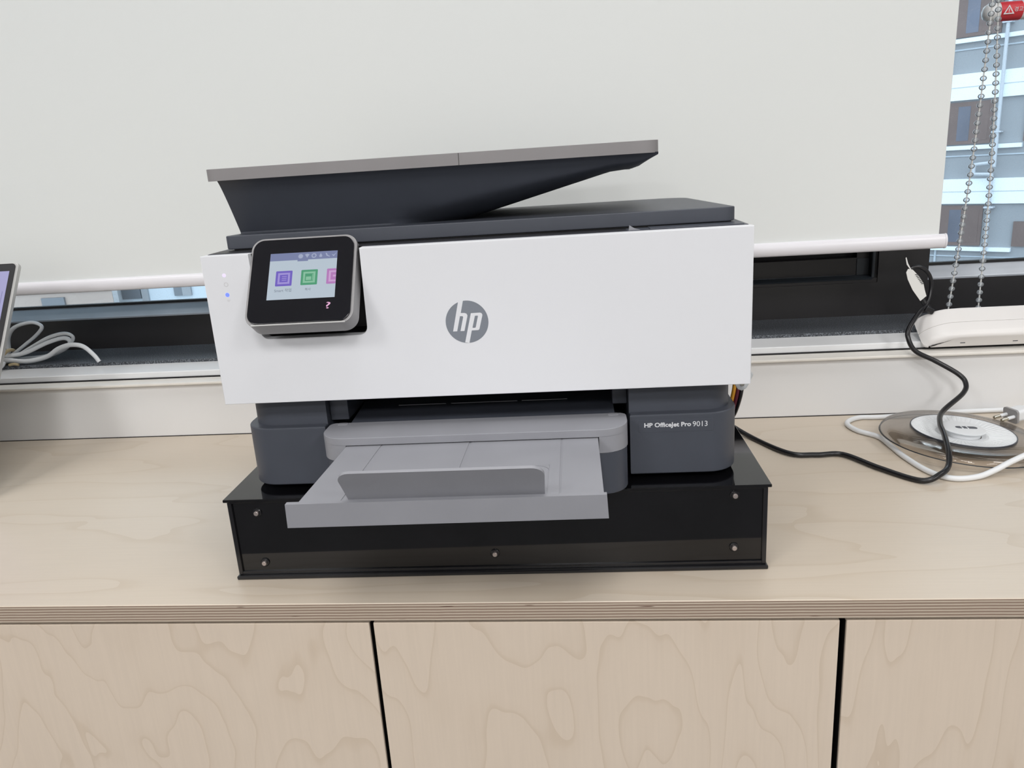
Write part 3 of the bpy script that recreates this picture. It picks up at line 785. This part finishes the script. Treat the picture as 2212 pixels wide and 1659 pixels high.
text_flat('help_key', '?', 0.0663, 0.0698, 0.0150, 0.00092, M['q_pink'], cp, cap=0.0056)

# lights and symbols on the front panel
M['led_blue'] = emissive('blue_status_light', (0.10, 0.15, 1.0), 2.0)
M['led_pink'] = emissive('pale_violet_status_light', (0.86, 0.76, 1.0), 1.0)
rf = lambda x, z: Matrix.Translation((x, 0.0, z)) @ rot_front
MB().lathe([(0, 0), (0.0016, 0), (0.0016, 0.00015), (0, 0.00022)], 16, rf(0.0179, 0.1951)).build('status_light', M['led_pink'], pr)
MB().lathe([(0, 0), (0.0017, 0), (0.0017, 0.00015), (0, 0.00022)], 16, rf(0.0181, 0.1791)).build('status_light', M['led_blue'], pr)
MB().lathe([(0.0013, 0), (0.0019, 0), (0.0019, 0.0001), (0.0013, 0.0001)], 20, rf(0.0184, 0.1876), close=True).build('power_symbol', M['ink_grey'], pr)
for k in range(3):
    a0 = 0.7 + k * 0.6
    MB().prism([(0.0184 + rr_ * math.cos(a), 0.1727 + rr_ * math.sin(a)) for rr_, rng in ((0.0008 + k * 0.0007, range(5)), (0.0011 + k * 0.0007, range(4, -1, -1))) for a in [math.radians(50 + 20 * q) for q in rng]], -0.0001, 0.0, 'y').build('wireless_symbol', M['ink_grey'], pr)

# round emblem with two slanted letters
LC, LZ, LR = 0.2136, 0.1472, 0.0174
def lg(px, py):
    X = (px - 1091) / 463.0 * LR
    Z = -(py + 0.046 * (px - 1091) - 765) / 463.0 * LR
    return (LC + X, LZ + Z)
disc_pts = [(LC + LR * math.cos(2 * math.pi * k / 64), LZ + LR * math.sin(2 * math.pi * k / 64)) for k in range(64)]
em = MB().prism(disc_pts, -0.00012, 0.0, 'y').build('emblem', M['logo_grey'], pr, angle=30)
hpoly = [(934, 318), (1042, 292), (971, 572), (1052, 570), (1092, 584), (1110, 618), (1108, 645), (1020, 965), (933, 968), (1014, 668), (1012, 648), (1000, 640), (948, 641), (861, 972), (772, 976)]
ppoly = [(1188, 576), (1390, 563), (1420, 578), (1434, 605), (1430, 635), (1352, 908), (1340, 934), (1316, 946), (1180, 953), (1108, 1228), (1016, 1216)]
cpoly = [(1272, 632), (1330, 628), (1336, 640), (1270, 884), (1258, 893), (1206, 896), (1202, 884)]
MB().prism([lg(*q) for q in hpoly], -0.00020, -0.0001, 'y').build('emblem_letter', M['white_plastic'], em, False)
MB().prism([lg(*q) for q in ppoly], -0.00020, -0.0001, 'y').build('emblem_letter', M['white_plastic'], em, False)
MB().prism([lg(*q) for q in cpoly], -0.00026, -0.0001, 'y').build('letter_counter', M['logo_grey'], em, False)

# name plate on the lower body
plq = MB().prism(rrect(0.3500, 0.4125, 0.0424, 0.0535, 0.0016, 4), 0.01185, 0.0125, 'y', 0.0001, 1).build('name_plate', M['dark_grey'], pr)
text_on_front('name_lettering', 'HP OfficeJet Pro', 0.3550, 0.3938, 0.0484, 0.01178, M['ink_white'], plq, offset=0.00030, cap=0.0052)
text_on_front('name_lettering', '9013', 0.3952, 0.4074, 0.0489, 0.01178, M['ink_white'], plq, cap=0.0046)

# ink supply tubes clipped to the side of the printer
for k, (dx_, m_) in enumerate(((0.0, 'yellow'), (0.0034, 'magenta'), (0.0068, 'cable_black'))):
    MB().tube([(0.4385 + dx_ * 0.8, 0.075, 0.125), (0.4398 + dx_, 0.064, 0.090), (0.4390 + dx_, 0.060, 0.068), (0.4362 + dx_, 0.061, 0.050), (0.4362 + dx_ * 0.8, 0.080, 0.030), (0.4368 + dx_ * 0.7, 0.120, 0.012), (0.4368 + dx_ * 0.6, 0.200, 0.004)], 0.0017, 14, 6).build('ink_tube', M[m_], pr)
cl = [(0.4330, 0.0760), (0.4352, 0.0725), (0.4385, 0.0712), (0.4420, 0.0730), (0.4446, 0.0775), (0.4478, 0.0850), (0.4440, 0.0900), (0.4380, 0.0960), (0.4330, 0.0900)]
clip_ = MB().prism(cl, 0.028, 0.031, 'y', 0.0004, 1).build('tube_clip', M['clear'], pr, angle=40)
MB().lathe([(0, 0), (0.0017, 0), (0.0015, 0.0010), (0, 0.0012)], 14, Matrix.Translation((0.4388, 0.028, 0.0770)) @ rot_front).build('clip_screw', M['pin'], clip_)

# ================================================================== roller blind and its chain
bl = empty('roller_blind', (-0.5, 0.4905, 1.30), 0, 'cream roller blind with white bottom bar hanging in front of the window', 'blind')
MB().box(-1.10, 1.0053, 0.0, 0.0007, -1.0770, 0.0).build('blind_fabric', M['fabric'], bl, False)
# oval bottom bar with end cap
ov = [(0.0003 + 0.0062 * math.cos(a), -1.0848 + 0.0092 * math.sin(a)) for a in [2 * math.pi * k / 20 for k in range(20)]]
MB().prism(ov, -1.11, 1.0120, 'x').build('bottom_bar', M['bar'], bl, angle=40)
MB().prism([(0.0003 + (y - 0.0003) * 1.05, -1.0848 + (z + 1.0848) * 1.05) for y, z in ov], 1.0120, 1.0148, 'x', 0.0010, 2).build('end_cap', M['bar'], bl)
MB().lathe([(0, 0), (0.019, 0), (0.019, 2.2), (0, 2.2)], 20, Matrix.Translation((-1.12, 0.019, 0.0)) @ Matrix.Rotation(math.pi / 2, 4, 'Y')).build('roller_tube', M['bar'], bl)

ch = empty('blind_chain', (0.55, 0.513, 0.10), 0, 'clear beaded pull chain hanging in two strands beside the blind', 'chain')
bead_me = MB().lathe([(0, -0.0033), (0.0019, -0.0029), (0.0033, -0.0017), (0.0039, 0), (0.0033, 0.0017), (0.0019, 0.0029), (0, 0.0033)], 14).mesh('bead')
for s, (xt, xb, bend) in enumerate(((0.5535, 0.5350, 0.0035), (0.5595, 0.5735, 0.0045))):
    def cpos(z):
        t = (z - 0.115) / (0.505 - 0.115)
        return xb + (xt - xb) * t + bend * math.sin(math.pi * min(1, max(0, t)))
    pts = [(cpos(z) - 0.55, 0, z - 0.10) for z in [0.110 + k * 0.04 for k in range(30)]]
    MB().tube(pts, 0.0009, 6, 3).build('chain_cord', M['paper'], ch)
    z = 0.117 + s * 0.004
    while z < 0.62:
        if s == 0 and z == 0.117:
            o = link('bead', bead_me, M['bead'], ch, True, 80); first = o
        else:
            o = first.copy(); COL.objects.link(o); o.parent = ch
        o.location = (cpos(z) - 0.55, 0, z - 0.10)
        z += 0.01045

# warning-labelled lock bar on the pane
sb = empty('window_lock_bar', (0.587, 0.610, 0.4965), 0, 'white rounded bar with red warning label on the upper glass pane', 'lock bar')
ry = Matrix.Rotation(math.pi / 2, 4, 'Y')
MB().lathe([(0, 0), (0.0045, 0.0006), (0.0085, 0.0030), (0.0108, 0.0070), (0.0115, 0.0110), (0.0115, 0.20), (0, 0.20)], 24, ry).build('bar_body', M['trim_white'], sb, angle=40)
MB().lathe([(0.01165, 0.0190), (0.01185, 0.0190), (0.01185, 0.0462), (0.01165, 0.0462)], 24, ry, close=True).build('warning_label', M['red'], sb, angle=40)
wl = [o for o in sb.children if o.name.startswith('warning_label')][0]
t0 = 0.0275
tri = MB().prism([(t0 - 0.0068, -0.0050), (t0 + 0.0068, -0.0050), (t0, 0.0062)], -0.0125, -0.0121, 'y').build('warning_triangle', M['ink_white'], wl, False)
MB().prism([(t0 - 0.0044, -0.0037), (t0 + 0.0044, -0.0037), (t0, 0.0037)], -0.0127, -0.0125, 'y').build('triangle_field', M['red'], wl, False)
MB().box(t0 - 0.0005, t0 + 0.0005, -0.0129, -0.0127, -0.0016, 0.0016).box(t0 - 0.0005, t0 + 0.0005, -0.0129, -0.0127, -0.0031, -0.0022).build('exclamation_mark', M['ink_white'], wl, False)
text_on_front('warning_lettering', '\uacbd\uace0', 0.0340, 0.0448, 0.0003, -0.0124, M['ink_white'], wl)
for zz in (0.004, 0.0, -0.004):
    MB().box(0.0500, 0.0620 + 0.004 * math.sin(zz * 900), -0.01195, -0.0110, zz - 0.0005, zz + 0.0005).build('fine_print', M['ink_grey'], sb, False)

# ================================================================== power strip leaning on the ledge
tau = math.radians(36)
ps = empty('power_strip', (0.55, 0.4500, 0.0838), 0, 'white power strip with rounded end leaning on the window ledge', 'power strip')
psm = Matrix(((1, 0, 0, 0), (0, math.cos(tau), -math.sin(tau), 0), (0, math.sin(tau), math.cos(tau), 0), (0, 0, 0, 1)))
ps.matrix_local = Matrix.Translation((0.55, 0.4500, 0.0838)) @ psm
TH = 0.0245
def strip_prof(inset):
    x0, x1, z0, z1 = -0.0695 + inset, 0.33, 0.0 + inset * 0.4, TH - inset
    r = 0.0195
    pts = [(x1, z0), (x0 + 0.003, z0), (x0, z0 + 0.003)]
    for k in range(8):
        a = math.radians(180 - 60 * k / 7 - 15); pts.append((x0 + 0.0445 + 0.046 * math.cos(a) , z1 - 0.030 + 0.030 * math.sin(a) ))
    pts.append((x0 + 0.052, z1)); pts.append((x1, z1))
    # keep the outline above the bottom edge
    return [(x, max(z, z0)) for x, z in pts]
def sp_loft(levels):
    return MB().loft([[(x, y, z) for x, z in strip_prof(i)] for y, i in levels])
sp_loft([(0.0, 0.0060), (0.0012, 0.0034), (0.0040, 0.0012), (0.0090, 0.0), (0.0218, 0.0)]).build('lower_housing', M['strip_white'], ps, angle=35)
sp_loft([(0.0218, 0.0006), (0.0222, 0.0006)]).build('seam', M['dark_black'], ps, False)
sp_loft([(0.0222, 0.0), (0.0440, 0.0), (0.0465, 0.0012), (0.0475, 0.004)]).build('upper_housing', M['strip_white'], ps, angle=35)
for sx in (-0.027, 0.036, 0.15):
    MB().prism(rrect(sx, sx + 0.0062, 0.0085, 0.0098, 0.0005, 2), -0.0002, 0.0003, 'y').build('screw_slot', M['dark_grey2'], ps, False)

# ================================================================== black power cord with tag
bc = empty('black_power_cord', (0.392, 0.217, 0.0), 0, 'black power cord curving over the counter up to the power strip', 'cord')
def rel(o, pts): return [tuple(Vector(p) - Vector(o.location)) for p in pts]
cordp = [(0.165, 0.405, 0.050), (0.200, 0.400, 0.030), (0.242, 0.372, 0.0050), (0.278, 0.306, 0.0035), (0.308, 0.297, 0.0034), (0.338, 0.296, 0.0034), (0.363, 0.254, 0.0034), (0.392, 0.218, 0.0034), (0.412, 0.2195, 0.0100), (0.4255, 0.2350, 0.0125), (0.4338, 0.2556, 0.0195),
         (0.4445, 0.2920, 0.0252), (0.4530, 0.3235, 0.0280), (0.4690, 0.355, 0.0310), (0.5065, 0.390, 0.0412), (0.5158, 0.405, 0.0495), (0.5106, 0.415, 0.0588), (0.486, 0.4235, 0.0742), (0.462, 0.427, 0.0875), (0.4541, 0.432, 0.1035), (0.4575, 0.440, 0.1135), (0.4710, 0.455, 0.1250), (0.4835, 0.470, 0.1310)]
MB().tube(rel(bc, cordp), 0.0030, 16, 8).build('cord', M['cable_black'], bc)
loop = [(0.4835, 0.470, 0.1310), (0.4930, 0.478, 0.1370), (0.4985, 0.484, 0.1500), (0.4992, 0.486, 0.1640), (0.4940, 0.486, 0.1760), (0.4850, 0.486, 0.1830), (0.4760, 0.486, 0.1840), (0.4690, 0.485, 0.1790)]
MB().tube(rel(bc, loop), 0.0024, 16, 8).build('cord_loop', M['cable_black'], bc)
MB().tube(rel(bc, [(0.4975, 0.476, 0.1265), (0.4915, 0.479, 0.1360), (0.4870, 0.481, 0.1440)]), 0.0036, 16, 4).build('cord_end', M['cable_black'], bc)
MB().box(-0.006, 0.006, -0.004, 0.004, -0.0035, 0.0035, 0.0015, 2, Matrix.Translation(Vector((0.4945, 0.475, 0.1290)) - Vector(bc.location)) @ Matrix.Rotation(0.5, 4, 'Y')).build('cord_clip', M['cable_black'], bc)
tagp = [(0.4838, 0.1410), (0.4908, 0.1472), (0.4880, 0.1555), (0.4858, 0.1640), (0.4790, 0.1740), (0.4712, 0.1822), (0.4655, 0.1835), (0.4635, 0.1790), (0.4660, 0.1700), (0.4730, 0.1560)]
tg = MB().prism([(x - 0.392, z) for x, z in tagp], 0.482 - 0.217 - 0.0052, 0.482 - 0.217 - 0.0046, 'y').build('paper_tag', M['paper'], bc, False)
MB().prism([(x - 0.392, z) for x, z in [(0.4675, 0.1835), (0.4700, 0.1815), (0.4650, 0.1905), (0.4624, 0.1985), (0.4615, 0.1975), (0.4635, 0.1890)]], 0.482 - 0.217 - 0.0050, 0.482 - 0.217 - 0.0044, 'y').build('tag_tail', M['paper'], bc, False)
for k in range(7):
    x, z = 0.4745 + k * 0.0014, 0.1752 - k * 0.0020
    MB().box(x - 0.392, x - 0.392 + 0.0028, 0.2594, 0.2598, z, z + 0.0009, xf=None).build('tag_print', M['ink_dark'], tg, False)

# ================================================================== smoked disc on the counter
dx, dy, dz = 0.4800, 0.3270, 0.0
dc = empty('smoked_lid', (dx, dy, dz), 0, 'smoke tinted clear plastic disc with white ribbed hub lying on counter', 'lid')
tl = Matrix.Translation((0, 0, 0.0138)) @ Matrix.Rotation(math.radians(4.0), 4, 'Y') @ Matrix.Rotation(math.radians(0.5), 4, 'X')
# dished clear shell: flat annulus then curving skirt
MB().lathe([(0.0540, 0.0030), (0.0700, 0.0026), (0.0790, 0.0012), (0.0840, -0.0014), (0.0862, -0.0045), (0.0866, -0.0075), (0.0856, -0.0075), (0.0852, -0.0047), (0.0832, -0.0022), (0.0784, 0.0002), (0.0698, 0.0014), (0.0540, 0.0016)], 72, tl, close=True).build('clear_shell', M['smoke'], dc, angle=60)
MB().lathe([(0.0854, -0.0070), (0.0869, -0.0070), (0.0871, -0.0076), (0.0853, -0.0076)], 72, tl, close=True).build('rim_edge', M['dark_blue'], dc)
MB().lathe([(0.0536, 0.0036), (0.0546, 0.0036), (0.0548, 0.0014), (0.0534, 0.0014)], 64, tl, close=True).build('hub_rim', M['dark_grey'], dc)
MB().lathe([(0.0535, 0.0034), (0.0530, 0.0028), (0.0300, -0.0010), (0.0200, -0.0016), (0.0200, -0.0030), (0.0300, -0.0024), (0.0535, 0.0016)], 64, tl, close=True).build('hub_dish', M['cable_white'], dc, angle=50)
for k in range(60):
    a = 2 * math.pi * k / 60
    rb_ = MB().loft([[(0.0270, -0.0010, -0.0014), (0.0270, 0.0010, -0.0014), (0.0270, 0.0006, -0.0009), (0.0270, -0.0006, -0.0009)],
                     [(0.0525, -0.0020, 0.0022), (0.0525, 0.0020, 0.0022), (0.0525, 0.0012, 0.0031), (0.0525, -0.0012, 0.0031)]], xf=tl @ Matrix.Rotation(a, 4, 'Z'))
    rb_.build('hub_rib', M['cable_white'], dc, False)
MB().lathe([(0, -0.0030), (0.0190, -0.0030), (0.0190, 0.0036), (0.0232, 0.0046), (0.0238, 0.0058), (0.0225, 0.0066), (0, 0.0068)], 48, tl).build('hub_cap', M['cable_white'], dc, angle=40)
MB().prism(rrect(-0.0120, 0.0120, -0.0036, 0.0036, 0.0034, 4), 0.0060, 0.00695, 'z', xf=tl @ Matrix.Translation((0.0035, 0.0, 0.0))).build('cap_recess', M['dark_grey2'], dc)
for k in range(2):
    MB().box(-0.0060 + k * 0.006, -0.0048 + k * 0.006, -0.0040, 0.0040, 0.0066, 0.0074, xf=tl @ Matrix.Translation((0.0035, 0.0, 0.0))).build('recess_tooth', M['cable_white'], dc, False)

# white appliance cord passing under the disc
wc = empty('white_appliance_cord', (0.390, 0.36, 0.0), 0, 'white cord looping out from under the smoked disc', 'cord')
wp = [(0.580, 0.434, 0.0032), (0.520, 0.432, 0.0032), (0.465, 0.426, 0.0032), (0.421, 0.421, 0.0032), (0.396, 0.421, 0.0032), (0.376, 0.402, 0.0032), (0.379, 0.374, 0.0032), (0.396, 0.350, 0.0031), (0.399, 0.318, 0.0031), (0.401, 0.285, 0.0031), (0.409, 0.243, 0.0032), (0.425, 0.2225, 0.0032), (0.450, 0.2245, 0.0034), (0.470, 0.2310, 0.0075), (0.490, 0.2370, 0.0150), (0.515, 0.243, 0.0225), (0.555, 0.255, 0.0260), (0.62, 0.27, 0.022)]
MB().tube(rel(wc, wp), 0.0030, 16, 8).build('cord', M['cable_white'], wc)

# white plug with two pins and a clear cap
pg = empty('mains_plug', (0.568, 0.384, 0.0), 0, 'white two-pin mains plug with its cable behind the smoked disc', 'plug')
pm = Matrix.Translation((0, 0, 0.0150)) @ Matrix.Rotation(math.radians(17), 4, 'Z') @ Matrix.Rotation(math.radians(-7), 4, 'Y') @ Matrix.Scale(1.08, 4)
ringsp = []
for (t, hw, hh) in ((-0.006, 0.0085, 0.0068), (0.008, 0.0088, 0.0070), (0.012, 0.0070, 0.0060), (0.020, 0.0058, 0.0052), (0.027, 0.0064, 0.0058), (0.038, 0.0045, 0.0042), (0.060, 0.0034, 0.0034)):
    ringsp.append([(t, y, z) for y, z in rrect(-hw, hw, -hh, hh, hh * 0.55, 3)])
MB().loft(ringsp, xf=pm).build('plug_body', M['cable_white'], pg, angle=45)
for s in (-1, 1):
    pn = MB().lathe([(0, -0.024), (0.0015, -0.0235), (0.0020, -0.0225), (0.0020, -0.006), (0, -0.006)], 12, pm @ Matrix.Translation((0, s * 0.0052, 0)) @ Matrix.Rotation(math.pi / 2, 4, 'Y')).build('pin', M['cable_white'], pg)
    MB().lathe([(0, -0.0246), (0.0017, -0.0242), (0.00205, -0.0228), (0.00205, -0.0165), (0, -0.0165)], 12, pm @ Matrix.Translation((0, s * 0.0052, 0)) @ Matrix.Rotation(math.pi / 2, 4, 'Y')).build('pin_tip', M['pin'], pn)
MB().prism(rrect(-0.0080, 0.0080, -0.0098, 0.0098, 0.003, 3), -0.0080, -0.0055, 'z', xf=pm @ Matrix.Rotation(math.pi / 2, 4, 'Y') ).build('plug_collar', M['bezel_grey'], pg)
MB().tube([tuple(pm @ Vector((0.055, 0, 0))), tuple(pm @ Vector((0.085, 0, 0.0))), tuple(pm @ Vector((0.12, -0.03, -0.010)))], 0.0032, 16, 6).build('cable', M['cable_white'], pg)
MB().box(-0.004, 0.080, -0.020, -0.0080, -0.0165, -0.0120, 0.001, 1, Matrix.Translation((0.006, 0.0, 0.0165)) @ Matrix.Rotation(math.radians(22), 4, 'Z')).build('flat_cable', M['cable_white'], pg)

# ================================================================== white cable bundle on the sill
cbl = empty('white_cable_bundle', (-0.78, 0.525, 0.0985), 0, 'tied bundle of white flat cable lying on the dark stone sill', 'cable')
bp_ = [(-0.905, 0.520, 0.104), (-0.866, 0.518, 0.106), (-0.8309, 0.520, 0.1090), (-0.7967, 0.525, 0.1291), (-0.7763, 0.528, 0.1441), (-0.7724, 0.530, 0.1530), (-0.7891, 0.532, 0.1585), (-0.8171, 0.532, 0.1525), (-0.8302, 0.530, 0.1378), (-0.8300, 0.524, 0.1180), (-0.8290, 0.518, 0.1075),
       (-0.8120, 0.516, 0.1110), (-0.7850, 0.520, 0.1240), (-0.7570, 0.522, 0.1365), (-0.7336, 0.525, 0.1405), (-0.7241, 0.528, 0.1332), (-0.7383, 0.531, 0.1200), (-0.7713, 0.533, 0.1060), (-0.8080, 0.530, 0.1030), (-0.8420, 0.523, 0.1040), (-0.8500, 0.516, 0.1100), (-0.8280, 0.510, 0.1120),
       (-0.7950, 0.513, 0.1160), (-0.7600, 0.518, 0.1290), (-0.7360, 0.523, 0.1340), (-0.7290, 0.526, 0.1270), (-0.7420, 0.524, 0.1150), (-0.7800, 0.518, 0.1040), (-0.8200, 0.511, 0.1040), (-0.8480, 0.506, 0.1030), (-0.8420, 0.502, 0.1085), (-0.8200, 0.505, 0.1075),
       (-0.7900, 0.507, 0.1040), (-0.7600, 0.510, 0.1090), (-0.7400, 0.512, 0.1200), (-0.7200, 0.513, 0.1250), (-0.7000, 0.512, 0.1220), (-0.6830, 0.508, 0.1090), (-0.6740, 0.5045, 0.0985)]
MB().tube(rel(cbl, bp_), 0.0035, 16, 8, flat=0.72).build('cable', M['cable_white'], cbl)
for yo, zo in ((0.0, 0.0), (0.006, 0.003), (-0.004, 0.005)):
    MB().tube(rel(cbl, [(-0.826, 0.508 + yo, 0.1085 + zo), (-0.845, 0.507 + yo, 0.1045), (-0.868, 0.505 + yo, 0.1030), (-0.910, 0.507 + yo, 0.1030)]), 0.0031, 14, 5, flat=0.7).build('cable_strand', M['cable_white'], cbl)
MB().tube(rel(cbl, [(-0.822, 0.499, 0.1060), (-0.824, 0.4935, 0.1005), (-0.838, 0.490, 0.0968), (-0.875, 0.488, 0.0962)]), 0.0031, 14, 6).build('cable_strand', M['cable_white'], cbl)
band = [(-0.826 + 0.006 * math.sin(a), 0.513 + 0.016 * math.cos(a), 0.1085 + 0.0125 * math.sin(a)) for a in [2 * math.pi * k / 12 for k in range(13)]]
MB().tube(rel(cbl, [(x, y, max(z, 0.1005)) for x, y, z in band]), 0.0026, 14, 4).build('rubber_band', M['tie'], cbl)
MB().tube(rel(cbl, [(-0.815, 0.500, 0.1010), (-0.806, 0.4985, 0.1025), (-0.799, 0.4985, 0.1010)]), 0.0020, 14, 4).build('band_end', M['tie'], cbl)

# ================================================================== laptop at the end of the counter
lp_ = empty('laptop', (-0.835, 0.215, 0.0), 0, 'open laptop with dark screen bezel and silver edge beside the cable bundle', 'laptop')
MB().prism(rrect(-0.168, 0.168, -0.225, 0.008, 0.010, 5), 0.001, 0.0150, 'z', 0.002, 2).build('laptop_base', M['silver'], lp_)
MB().prism(rrect(-0.150, 0.150, -0.110, -0.015, 0.003, 3), 0.0145, 0.0153, 'z').build('keyboard_deck', M['black_plastic'], lp_)
ln = math.radians(32.5)
lm = Matrix.Translation((0, 0.004, 0.013)) @ Matrix(((1, 0, 0, 0), (0, math.sin(ln), -math.cos(ln), 0), (0, math.cos(ln), math.sin(ln), 0), (0, 0, 0, 1)))
# lid plane: x right, y up the lid, z out of the screen
LHt = 0.297
MB().prism(rrect(-0.168, 0.168, 0.0, LHt, 0.006, 5), -0.0055, 0.0, 'z', 0.0008, 2, xf=lm).build('laptop_lid', M['silver'], lp_)
MB().prism(rrect(-0.1660, 0.1642, 0.002, LHt - 0.0015, 0.005, 5), -0.0002, 0.0008, 'z', xf=lm).build('screen_bezel', M['black_plastic'], lp_)
M['lap_scr'] = emissive('laptop_screen_light', (0.40, 0.39, 0.66), 0.85)
M['lap_bar'] = emissive('laptop_scrollbar', (0.22, 0.21, 0.42), 0.85)
ls = MB().prism(rrect(-0.158, 0.1575, 0.020, LHt - 0.012, 0, 1), 0.0006, 0.0010, 'z', xf=lm).build('laptop_screen', M['lap_scr'], lp_, False)
MB().box(0.1530, 0.1536, 0.030, LHt - 0.040, 0.0010, 0.0012, xf=lm).build('scroll_bar', M['lap_bar'], ls, False)

# ================================================================== outside: neighbouring buildings
FD = Vector((-0.7775, 0.6289, 0.0)); FN = Vector((-0.6289, -0.7775, 0.0))
K = 1.4
CAM0 = Vector((0.0541, -0.5574, 0.3471))
F0 = CAM0 + (Vector((8.701, 17.4759, 0.1782)) - CAM0) * K
fb = empty('apartment_facade', (F0.x, F0.y, -9.0), math.atan2(FD.y, FD.x), 'grey apartment facade with white bands and brown windows seen through the glass', 'building')
def fz(z): return CAM0.z + (z - CAM0.z) * K + 9.0
M['f_grey'] = mat('facade_grey', (0.30, 0.315, 0.335), 0.8, var=0.05, vscale=0.8)
M['f_white'] = mat('facade_white_band', (0.80, 0.86, 0.90), 0.7, var=0.03, vscale=0.8)
M['f_brown'] = mat('brown_window_frame', (0.150, 0.105, 0.095), 0.5, var=0.1, vscale=1.0)
M['f_pane'] = mat('facade_window_pane', (0.115, 0.125, 0.165), 0.3, var=0.2, vscale=0.7)
M['f_pipe'] = mat('grey_drainpipe', (0.50, 0.53, 0.57), 0.5, var=0.03)
M['f_line'] = mat('facade_joint', (0.45, 0.50, 0.55), 0.8, var=0.02)
# local axes: x along the facade (to the left-far end), outwards is +y (towards the camera) after rotation
sgn = 1.0
def fbox(name, s0, s1, z0, z1, d0, d1, m, parent=fb):
    a, b = sorted((s0 * K, s1 * K))
    return MB().box(a, b, d0, d1, z0, z1).build(name, m, parent, False)
OUT = 1.0
fbox('wall', -14.0, 2.2, 0.0, fz(7.5), -3.0, 0.0, M['f_grey'])
for n in range(-2, 4):
    o = n * 2.165
    if fz(-1.16 + o) < 0.2: continue
    fbox('white_band', -14.0, 2.2, fz(-1.16 + o), fz(-0.63 + o), 0.0, 0.10, M['f_white'])
    fbox('band_joint', -14.0, 2.2, fz(-0.905 + o), fz(-0.892 + o), 0.10, 0.11, M['f_line'])
    fbox('white_ledge', -0.60 if n in (0, -1) else -14.0, 2.2, fz(-2.18 + 2.165 + o + 0.0), fz(-2.18 + 2.165 + o + 0.085), 0.0, 0.14, M['f_white'])
    fbox('string_course', -14.0, 2.2, fz(-0.16 + o), fz(-0.13 + o), 0.0, 0.03, M['f_line'])
    for s0, s1 in ((0.0, 0.84), (-1.9, -0.60), (1.15, 1.9), (-3.4, -2.4), (-5.2, -4.2), (-7.2, -6.2), (-9.2, -8.2), (-11.2, -10.2)):
        top = 0.965 + o - (0.34 if s0 < -1 and s0 > -2 and n == -1 else 0)
        wn = fbox('window', s0, s1, fz(0.10 + o), fz(top), 0.0, 0.06, M['f_brown'])
        fbox('pane', s0 + (s1 - s0) * 0.50, s0 + (s1 - s0) * 0.78, fz(0.17 + o), fz(top - 0.09), 0.06, 0.065, M['f_pane'], wn)
        fbox('pane', s0 + (s1 - s0) * 0.08, s0 + (s1 - s0) * 0.42, fz(0.17 + o), fz(top - 0.09), 0.06, 0.065, M['f_brown'], wn)
fbox('corner_strip', 0.86, 0.90, 0.0, fz(7.5), 0.0, 0.05, M['f_line'])
def P(s, z, d=0.22): return (s * K, d, fz(z))
MB().tube([P(-0.13, 7.0), P(-0.14, 2.4), P(-0.15, -0.18), P(-0.15, -0.25), P(-0.12, -0.30), P(0.18, -0.33), P(0.22, -0.36), P(0.22, -0.50), P(0.18, -0.53), P(-0.09, -0.545), P(-0.12, -0.58), P(-0.13, -1.2), P(-0.15, -6.0)], 0.05, 8, 5).build('drainpipe', M['f_pipe'], fb)
for z in (2.42, 0.30, -1.25): fbox('pipe_bracket', -0.22, -0.04, fz(z), fz(z + 0.035), 0.0, 0.28, M['f_pipe'])

# low buildings seen through the strip of glass under the blind
lbd = empty('beige_building', (-11.6, 15.0, -9.0), 0, 'beige house front seen through the strip of glass below the blind', 'building')
M['f_beige'] = mat('beige_render', (0.40, 0.325, 0.285), 0.8, var=0.05, vscale=0.7)
M['f_pale'] = mat('pale_blue_render', (0.52, 0.58, 0.63), 0.8, var=0.05, vscale=0.7)
M['f_slate'] = mat('grey_window_glass', (0.14, 0.155, 0.175), 0.3, var=0.1, vscale=0.8)
MB().prism([(-6.0, 0.0), (1.60, 0.0), (-0.33, 3.0), (-7.93, 3.0)], 0.0, 7.9, 'z').build('wall', M['f_beige'], lbd, False)
for x0, x1 in ((0.0, 0.52), (-2.2, -1.5), (-4.0, -3.4)):
    MB().box(x0, x1, -0.05, 0.0, 6.6, 7.17).build('window', M['f_slate'], lbd, False)
MB().box(-6.0, 1.60, -0.03, 0.0, 7.26, 7.275).build('joint', M['f_slate'], lbd, False)
MB().prism([(-6.1, -0.1), (1.72, -0.1), (-0.30, 3.05), (-8.0, 3.05)], 7.9, 8.05, 'z').build('roof', M['f_pipe'], lbd, False)
rbd = empty('pale_building', (-8.6, 15.7, -9.0), 0, 'pale blue white building with dark windows beyond the beige house', 'building')
MB().box(-1.72, 6.5, 0.0, 3.0, 0.0, 8.4).build('wall', M['f_pale'], rbd, False)
for x0, x1, m_, z0 in ((-1.60, -1.16, 'f_slate', 6.96), (-1.14, -0.99, 'f_grey', 6.6), (-0.38, -0.19, 'f_slate', 6.98), (-0.19, 0.01, 'f_grey', 6.98), (1.2, 1.9, 'f_slate', 6.9), (2.8, 3.5, 'f_slate', 6.9)):
    MB().box(x0, x1, -0.05, 0.0, z0, 7.6).build('window', M[m_], rbd, False)
MB().box(-1.75, 6.6, -0.1, 3.1, 8.4, 8.55).build('roof', M['f_pipe'], rbd, False)
# street level far below
struct(MB().box(-60, 60, 0.9, 80, -9.2, -9.0).build('ground', mat('asphalt', (0.20, 0.21, 0.22), 0.8, var=0.1, vscale=0.3), smooth=False))
